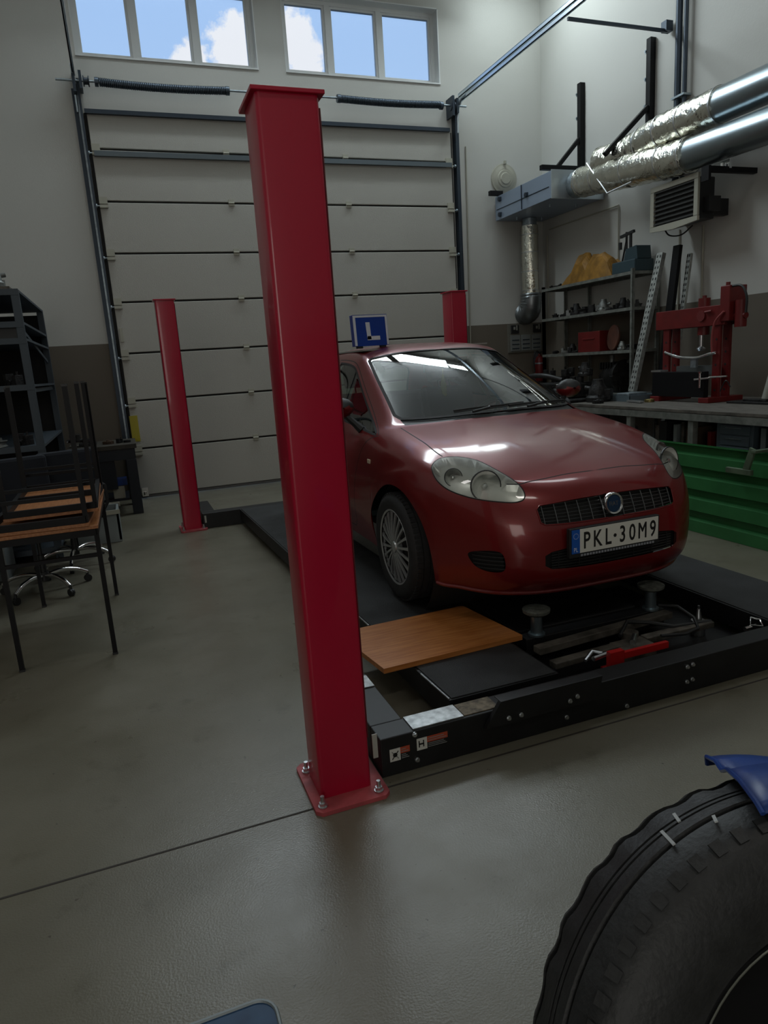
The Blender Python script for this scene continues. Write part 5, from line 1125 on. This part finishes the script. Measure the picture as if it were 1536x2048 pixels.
b = MB(); b.box(PX+.03, PX+.10, 5.22, 5.72, 1.17, 1.255); build('press_table', b, mat('table_steel', (.16, .18, .18), .5, .6), pr)
b = MB(); b.box(PX-.12, PX-.06, 5.20, 5.90, .957, 1.205); build('steel_plate', b, M_BLACK, pr, bevel=.004)
b = MB(); b.box(PX-.12, PX-.02, 5.78, 5.92, 1.206, 1.222); build('spacer_shim', b, M_STEEL, pr)
b = MB(); b.cyl((PX-.13, 5.24, 1.05), (PX-.13, 5.24, 1.19), .013, 10); b.cyl((PX-.13, 5.31, 1.13), (PX-.13, 5.13, 1.145), .010, 10); b.cyl((PX-.13, 5.24, 1.19), (PX-.13, 5.24, 1.205), .02, 8); b.cyl((PX-.1, 5.15, 1.15), (PX-.1, 4.95, 1.16), .009, 8); build('tommy_bar', b, M_CHROME, pr)
b = MB(); b.tube(smooth_path([(PX-.1, 5.02, 1.02), (PX-.12, 4.94, 1.12), (PX-.1, 4.90, 1.06)], 5), .006, 6); build('wire', b, M_PLBLK, pr)
b = MB(); b.cyl((5.62, 4.84, .906), (5.68, 4.74, 1.47), .030, 16); tag(build('pale_tube', b, mat('pale_tube', (.50, .52, .47), .4)), 'pale straight tube leaning on the wall right of the red press', 'tube')
b = MB(); b.box(5.30, 5.62, 4.50, 4.98, .906, .925); b.box(5.36, 5.44, 4.6, 4.85, .925, .945); tag(build('dark_slab', b, M_CAST, bevel=.003), 'flat dark metal slab lying on the bench in front of the pale tube', 'metal slab')

# ------------------------------------------------------------------ green trapezoidal sheets
gs = thing('green_sheet_stack', 'stack of green trapezoidal metal sheets standing on edge in front of the workbench', 'metal sheets', (4.3, 4.3, 0))
def trap(x0, z0, n, per, dep, th, y0, y1, lean, nm):
    prof = []; z = z0
    for k in range(n):
        for a, d in ((0, 0), (.52, 0), (.62, dep), (.88, dep), (.98, 0)): prof.append((d, z0+per*(k+a)))
    prof.append((0, z0+per*n)); out = [(x0+d+lean*(zz-z0), zz) for d, zz in prof]; back = [(x+th, zz) for x, zz in out[::-1]]
    q = MB(); q.prism(out+back, (0, y0, 0), (1, 0, 0), (0, 0, 1), (0, y1-y0, 0)); build(nm, q, M_GREEN, gs)
trap(4.14, .002, 4, .172, .045, .002, 2.4, 6.1, .06, 'sheet'); trap(4.155, .004, 4, .172, .045, .002, 2.45, 6.05, .06, 'sheet'); trap(4.17, .006, 4, .172, .045, .002, 2.42, 6.1, .06, 'sheet')
b = MB(); b.box(4.24, 4.42, 2.6, 6.0, .0, .05); b.box(4.26, 4.40, 2.6, 6.0, .05, .60) if False else None; build('timber_bearer', b, M_DIRTY, gs)
cl = thing('angle_bracket', 'dull green metal bracket resting on the right end of the green sheets', 'bracket', (4.2, 3.65, .55))
b = MB(); b.bar((4.10, 3.66, .54), (4.10, 3.60, .73), .05, .02, up=(1, 0, 0)); b.box(4.085, 4.115, 3.60, 3.82, .535, .575); b.box(4.08, 4.30, 3.56, 3.60, .70, .72); build('bracket_arm', b, mat('dull_green', (.09, .13, .08), .6, noise=.3), cl, bevel=.003)

# =================================================================== LEFT SIDE
lr = thing('tall_rack', 'tall blue grey shelf rack full of dark stores at the left edge', 'shelf rack', (-1.2, 7.3, 0))
LX0, LX1, LY0, LY1 = -1.9, -.68, 6.36, 8.24
LZ = [2.25, 2.00, 1.87, 1.50, 1.0, .5, .12]
for x in (LX0, LX1-.06):
    for y in (LY0, LY1-.05):
        b = MB(); b.box(x, x+.06, y, y+.045, 0, 2.25); build('post', b, M_RACKB, lr, bevel=.003)
for z in LZ:
    b = MB(); b.box(LX0, LX1-.002, LY0+.005, LY1-.005, z-.02, z); b.box(LX0, LX1, LY0-.004, LY0+.006, z-.045, z+.002); build('shelf', b, M_RACKB, lr)
b = MB(); b.bar((LX1-.03, LY0+.05, 1.95), (LX1-.03, LY1-.05, 1.72), .01, .03); b.bar((LX1-.03, LY0+.05, 1.45), (LX1-.03, LY1-.05, 1.45), .012, .035); build('side_brace', b, M_RACKB, lr)
b = MB(); b.box(LX0, LX1, LY1-.004, LY1, .1, 2.2); build('back_sheet', b, M_BLACKM, lr)
n_ = 0
for sh, z, hmax in (('eye-level shelf', 1.50, .30), ('middle shelf', 1.0, .40), ('lower shelf', .5, .42)):
    for k in range(6):
        x = -1.75+.18*k; s = .07+.012*((k*5) % 4); kd = ['machine_housing', 'brake_caliper', 'gear_wheel', 'machine_housing', 'pulley', 'brake_caliper'][k]
        item(kd, (x, 6.50+.05*(k % 2), z+.001), s*.9, k*1.1, M_ALU if k == 4 else M_CAST, "%s %s, %s from right on the tall left rack's %s" % ('dull silver' if k == 4 else 'dark', WORD[kd], ORD[5-k], sh), 'machine part', 'parts on the tall left rack', k)
for k in range(3):
    b = MB(); b.box(-1.70+.34*k, -1.42+.34*k, 6.45, 6.85, 2.001 if False else 1.871, 1.965); tag(build('storage_box', b, M_PLBLK, bevel=.006), 'flat black storage box near the top of the tall left rack, %s from the left' % ORD[k], 'box', 'flat boxes on the tall left rack')
item('machine_housing', (-.86, 6.46, 2.276), .085, .4, M_ALU, 'greyish machine part with spout on top of the tall left rack', 'machine part', None, 2)
b = MB(); b.box(-1.3, -.74, 6.38, 6.6, 2.2525, 2.275); tag(build('loose_board', b, M_DIRTY, bevel=.002), 'thin dusty board on top of the tall left rack', 'board')

# blue-black bench with vise
nb = thing('vise_bench', 'dark navy workbench against the back wall left of the door', 'workbench', (-.35, 8.4, 0))
b = MB(); b.box(-.66, .05, 8.05, 8.80, .74, .79); build('bench_top', b, mat('old_wood_dark', (.05, .045, .035), .7, noise=.4), nb, bevel=.004)
b = MB(); b.box(-.64, .02, 8.07, 8.12, .62, .74); build('apron', b, M_NAVY, nb)
for x in (-.65, -.08):
    for y in (8.06, 8.68):
        b = MB(); b.box(x, x+.11, y, y+.10, 0, .62 if y < 8.1 else .74); build('leg', b, M_NAVY, nb, bevel=.004)
b = MB(); b.box(-.60, -.10, 8.12, 8.70, .16, .18); build('lower_shelf', b, M_NAVY, nb)
b = MB(); b.box(-.54, -.20, 8.10, 8.14, .30, .62); build('drawer_front', b, M_NAVY, nb, bevel=.004)
vi = thing('bench_vise', 'black iron vise on the navy workbench', 'vise', (-.45, 8.3, .79))
b = MB(); b.box(-.54, -.36, 8.22, 8.40, .791, .83); b.box(-.50, -.40, 8.24, 8.38, .83, .87); b.box(-.56, -.52, 8.20, 8.38, .85, .93); build('vise_body', b, M_CAST, vi, bevel=.006)
b = MB(); b.box(-.62, -.585, 8.20, 8.38, .84, .93); b.cyl((-.66, 8.29, .86), (-.50, 8.29, .86), .018, 12); build('moving_jaw', b, M_CAST, vi, bevel=.004); b = MB(); b.cyl((-.648, 8.20, .86), (-.648, 8.38, .86), .007, 8); build('handle', b, M_STEEL, vi)
for i, (x, kd, s) in enumerate(((-.22, 'gear_wheel', .06), (-.10, 'brake_caliper', .04), (-.02, 'bearing_ring', .04))): item(kd, (x-.02, 8.3, .791), s, i, mat('rusty_part', (.09, .055, .035), .7, .3, noise=.4) if i == 0 else M_CAST, ('rusty ' if i == 0 else 'dark ')+WORD[kd]+' on the navy workbench right of the vise', 'machine part', None, i)
for i, (x, z, w_, h, m, cn) in enumerate(((-.26, .181, .12, .14, M_CREAM, 'cream'), (-.42, .181, .10, .16, M_GREYP, 'grey'), (-.22, .181+.145, .12, .08, M_BLUEP, 'blue'))):
    b = MB(); b.box(x, x+w_, 8.15, 8.30, z, z+h); tag(build('small_box', b, m, bevel=.005), '%s small box on the lower shelf of the navy workbench' % cn, 'box')

# desks
def make_desk(lab, grp=None, orange=True):
    t = thing('school_desk', lab, 'desk', (0, 0, 0), group=grp)      # local: long side Y 1.16, short side X .50, top at .745
    b = MB(); b.box(-.25, .25, -.59, .59, .727, .745); build('desk_top', b, M_DESKW, t, bevel=.002)
    b = MB(); 
    for x in (-.235, .235): b.box(x-.0125, x+.0125, -.575, .575, .690, .726)
    for y in (-.575, .0, .575): b.box(-.235, .235, y-.0125, y+.0125, .690, .726)
    build('frame', b, M_BLACK, t)
    for x, y in ((-.235, -.565), (.235, -.565), (-.235, .565), (.235, .565)):
        b = MB(); b.bar((x, y, 0), (x, y, .69), .024, .024); l = build('leg', b, M_BLACK, t); b = MB(); b.box(x-.014, x+.014, y-.014, y+.014, 0, .012); build('foot_cap', b, M_PLBLK, l)
    for y in (-.565, .565):
        b = MB(); b.bar((-.235, y, .58), (.235, y, .58), .02, .02); build('stretcher', b, M_BLACK, t)
    return t
d1 = make_desk('upright black-framed desk standing on the floor left of the lift, carrying upturned desks', 'stacked school desks')
G1 = 'stacked school desks'
d2 = dup(d1, (0, 0, 0), label='upturned desk lying on the upright desk, its black legs pointing up', rot=(pi, 0, 0))
d3 = dup(d1, (0, 0, 0), label='second upturned desk stacked farther back on the first upturned desk', rot=(pi, 0, 0))
d4 = dup(d1, (0, 0, 0), label='upright desk at the far left edge holding a wooden box'); d4['group'] = G1
for d in (d2, d3): d['group'] = G1
d1.location = (-.475, 4.47, 0); d2.location = (-.492, 4.47, .7465+.745); d2.rotation_euler = (pi, 0, R(-2.3))
d3.location = (-.455, 4.47, .7465+.0565+.745*.935); d3.rotation_euler = (pi, 0, R(1)); d3.scale = (.93, .84, .935)
d4.location = (-1.34, 5.25, 0)
b = MB(); b.box(-1.22, -1.0, 5.0, 5.3, .7465, .90); b.box(-1.19, -1.03, 5.05, 5.25, .90, .905); tag(build('wooden_box', b, M_WOODE, bevel=.004), 'small orange brown wooden box on the far left desk', 'box')
b = MB(); b.box(-1.45, -1.28, 4.95, 5.35, .7465, .86); tag(build('teal_case', b, mat('teal_plastic', (.05, .13, .12), .5), bevel=.01), 'teal plastic case on the far left desk beside the wooden box', 'case')
# office chairs with chromed five-star bases
def office_chair(lab):
    t = thing('office_chair', lab, 'office chair', (0, 0, 0), group='office chairs behind the desks')
    b = MB(); b.cyl((0, 0, .085), (0, 0, .15), .032, 16); build('base_hub', b, M_PLBLK, t)
    for k in range(5):
        a = 2*pi*k/5; P = [(.03*cos(a), .03*sin(a), .125), (.12*cos(a), .12*sin(a), .135), (.22*cos(a), .22*sin(a), .118), (.30*cos(a), .30*sin(a), .075)]
        b = MB(); b.tube(smooth_path(P, 5), .016, 10, rs=None); leg = build('base_arm', b, M_CHROME, t)
        x, y = .30*cos(a), .30*sin(a); b = MB(); b.cyl((x-.014*sin(a), y+.014*cos(a), .027), (x-.002*sin(a), y+.002*cos(a), .027), .027, 16); b.cyl((x+.014*sin(a), y-.014*cos(a), .027), (x+.002*sin(a), y-.002*cos(a), .027), .027, 16); b.cyl((x, y, .03), (x, y, .075), .010, 8); build('caster', b, M_PLBLK, leg)
    b = MB(); b.cyl((0, 0, .15), (0, 0, .28), .024, 14); b.cyl((0, 0, .28), (0, 0, .41), .014, 12); build('gas_lift', b, M_PLBLK, t)
    b = MB(); b.box(-.24, .24, -.23, .24, .42, .49); build('seat', b, M_FABRIC, t, bevel=.03)
    b = MB(); b.box(-.03, .03, .22, .28, .40, .62); build('back_stem', b, M_PLBLK, t)
    b = MB(); b.box(-.21, .21, .23, .29, .56, .98); build('backrest', b, M_FABRIC, t, bevel=.025)
    for sx in (-1, 1):
        b = MB(); b.tube([(sx*.25, .12, .44), (sx*.29, .12, .50), (sx*.29, .10, .64), (sx*.29, -.12, .65)], .014, 8); build('armrest', b, M_PLBLK, t)
    return t
oc = office_chair('dark swivel office chair with chromed base, the nearer one to the desks')
oc2 = dup(oc, (-.56, 6.13, 0), rot=(0, 0, pi+.25), label='dark swivel office chair with chromed base, farther back near the tall rack')
oc.location = (-.73, 5.43, 0); oc.rotation_euler = (0, 0, .35)
b = MB(); b.box(-1.30, -1.04, 5.90, 6.28, .002, .42); b.box(-1.26, -1.08, 5.895, 5.901, .08, .30, 1); tag(build('grey_case', b, [M_GREYP, M_DSTEEL], bevel=.008), 'grey computer-like metal case on the floor behind the desks', 'case')
CX = .36
cr_ = thing('white_crate', 'open pale plastic crate on the floor behind the desks', 'crate', (-.36, 6.95, 0))
b = MB(); b.box(-.60, -.20, 6.75, 7.15, .003, .02)
for x0, x1, y0, y1 in ((-.60, -.58, 6.75, 7.15), (-.22, -.20, 6.75, 7.15), (-.60, -.20, 6.75, 6.77), (-.60, -.20, 7.13, 7.15)): b.box(x0, x1, y0, y1, .02, .30)
build('crate_wall', b, M_GREYP, cr_)
for y in (6.737, 7.151):
    b = MB(); b.box(-.615, -.185, y, y+.013, .27, .31); build('crate_rim', b, M_CREAM, cr_)

# =================================================================== FOREGROUND
TN = Vector((sin(-.227)*cos(.382), -cos(-.227)*cos(.382), sin(.382))); TC = Vector((.818, .535, .426)); TR_, TW = .422, .183
TU = Vector((0, 0, 1)).cross(TN).normalized(); TV = TN.cross(TU)
ty = thing('large_tyre', 'large worn black tyre in the bottom right foreground', 'tyre', tuple(TC))
def Tp(r, a, h): return TC + (TU*cos(a)+TV*sin(a))*r + TN*h
w2 = TW/2
prof = [(.262, w2-.02), (.268, w2-.004), (.28, w2-.002), (.30, w2+.006), (.335, w2+.012), (.375, w2+.006), (.395, w2-.002), (.409, w2-.018)]
gro = [(w2-.052, w2-.060), (w2-.085, w2-.091), (w2-.098, w2-.104), (w2-.140, w2-.152)]
for g0, g1 in gro: prof += [(TR_-.004 if g0 > w2-.06 else TR_, g0), (TR_-.012, g0-.0015), (TR_-.012, g1+.0015), (TR_, g1)]
prof += [(.414, -w2+.012), (.40, -w2), (.35, -w2-.01), (.28, -w2), (.262, -w2+.02)]
q = MB(); NA = 160; rows = []
for i in range(NA):
    a = 2*pi*i/NA; r_ = []
    for j, (r, h) in enumerate(prof):
        wob = 0
        if h < -w2+.045 and r > .405: wob = .0026*math.tanh(3*sin(a*36))
        r_.append(Tp(r+wob, a, h))
    rows.append(r_)
rows.append(rows[0]); q.grid(rows); q.grid([[Tp(prof[0][0], 2*pi*i/80, prof[0][1]), Tp(prof[-1][0], 2*pi*i/80, prof[-1][1])] for i in range(81)])
for k in range(68):                                        # shoulder lugs on the near side
    a = 2*pi*k/68; da = .022
    P = [Tp(.411, a-da, w2-.016), Tp(.411, a+da, w2-.016), Tp(.396, a+da*.9, w2-.0015), Tp(.396, a-da*.9, w2-.0015), Tp(.4125, a-da, w2-.013), Tp(.4125, a+da, w2-.013), Tp(.398, a+da*.9, w2+.0008), Tp(.398, a-da*.9, w2+.0008)]
    q.add(P, [(0, 1, 2, 3), (4, 7, 6, 5), (0, 4, 5, 1), (1, 5, 6, 2), (2, 6, 7, 3), (3, 7, 4, 0)])
build('tyre_casing', q, mat('worn_tyre', (.019, .020, .021), .55, noise=.25, scale=30, bump=.15, bscale=120), ty, sharp=35)
q = MB(); rr2 = [(.262, w2-.015), (.258, w2-.012), (.252, w2-.03), (.245, w2-.05), (.20, w2-.07), (.06, w2-.06), (.055, w2-.04), (0, w2-.04)]
q.grid([[Tp(r, 2*pi*i/72, h) for r, h in rr2] for i in range(73)]); rim_ = build('rim', q, M_BLACK, ty)
q = MB(); q.tube([Tp(.258, 2*pi*i/72, w2-.008) for i in range(72)], .0016, 6, closed=True); build('rim_edge', q, mat('rim_edge_grey', (.22, .23, .2), .4, .6), rim_)
for a, h, ln in ((1.93, -.01, .03), (2.02, .022, .05), (1.86, .05, .02)):
    q = MB(); q.bar(Tp(TR_+.001, a, h-ln*.5), Tp(TR_+.001, a+.02, h+ln*.5), .005, .002, up=tuple(TU*cos(a)+TV*sin(a))); build('chalk_mark', q, mat('chalk', (.45, .47, .47), .8), ty)
md = thing('blue_mudguard', 'bright blue metal mudguard over the top of the large tyre', 'mudguard', tuple(TC))
def arc(r, h, a0, a1, n=24): return [Tp(r, a0+(a1-a0)*i/n, h) for i in range(n+1)]
MGP = [(.425, -.165), (.440, -.16), (.446, -.10), (.438, -.07), (.450, -.03), (.450, .03), (.436, .085), (.425, .10)]; A1 = .1
def A0(h): return 1.58+(h+.16)*.70
rows = [[Tp(r, A0(h)+(A1-A0(h))*i/24, h) for (r, h) in MGP] for i in range(25)]
q = MB(); q.grid(rows); o = build('guard_shell', q, M_BLUEP, md, sharp=25); sm = o.modifiers.new('s', 'SOLIDIFY'); sm.thickness = .003
q = MB(); q.tube(rows[0], .004, 6); build('rolled_edge', q, M_BLUEP, md)
q = MB(); q.cyl(Tp(.0, 0, -w2-.02), Tp(0, 0, -w2-.10), .03, 16); q.bar(Tp(0, 0, -w2-.08), Tp(.47, .6, -w2-.08), .03, .01); q.bar(Tp(.47, .6, -w2-.08), Tp(MGP[0][0], .6, MGP[0][1]), .03, .01); build('stay', q, M_BLACK, md)
# blue stool
st = thing('blue_stool', 'worn blue painted stool at the bottom edge of the floor', 'stool', (-.05, .86, 0))
r_ = .035; x0, x1, y0, y1 = -.22, .100, .70, .998; P = []
for cx, cy, a0 in ((x1-r_, y0+r_, -pi/2), (x1-r_, y1-r_, 0), (x0+r_, y1-r_, pi/2), (x0+r_, y0+r_, pi)):
    for k in range(7): a = a0+k*pi/12; P.append((cx+r_*cos(a), cy+r_*sin(a)))
q = MB(); q.prism(P, (0, 0, .425), (1, 0, 0), (0, 1, 0), (0, 0, .025)); 
M_CHIP = mat('chipped_blue', (.006, .036, .10), .5, col2=(.015, .06, .14), scale=22)
build('stool_seat', q, M_CHIP, st, bevel=.005)
q = MB(); q.tube([(a, c, .4505) for a, c in P], .0035, 6, closed=True); build('worn_rim', q, mat('bare_rim', (.22, .25, .26), .5, .4), st)
for x, y in ((x0+.04, y0+.04), (x1-.04, y0+.04), (x0+.04, y1-.06), (x1-.04, y1-.06)):
    q = MB(); q.cyl((x, y, 0), (x, y, .425), .011, 12); build('leg', q, M_CHIP, st)
# panels added to house the fill lights, unseen above the frame
for (lx, ly, lz, sx, sy, P_, c_, tl), lab in zip(FILL_LIGHTS, FILL_LABELS):
    m = Matrix.Translation((lx, ly, lz)) @ Matrix.Rotation(R(-tl), 4, 'X')
    b = MB(); b.box(-sx/2-.03, sx/2+.03, -sy/2-.03, sy/2+.03, .01, .05, 0, m); t = build('ceiling_lamp', b, M_PVC, bevel=.004)
    tag(t, lab, 'lamp', 'ceiling lamp panels')
    b = MB(); b.cyl((lx, ly, lz+.04), (lx, ly, ZC), .01, 8); build('hanger_rod', b, M_GALV, t)
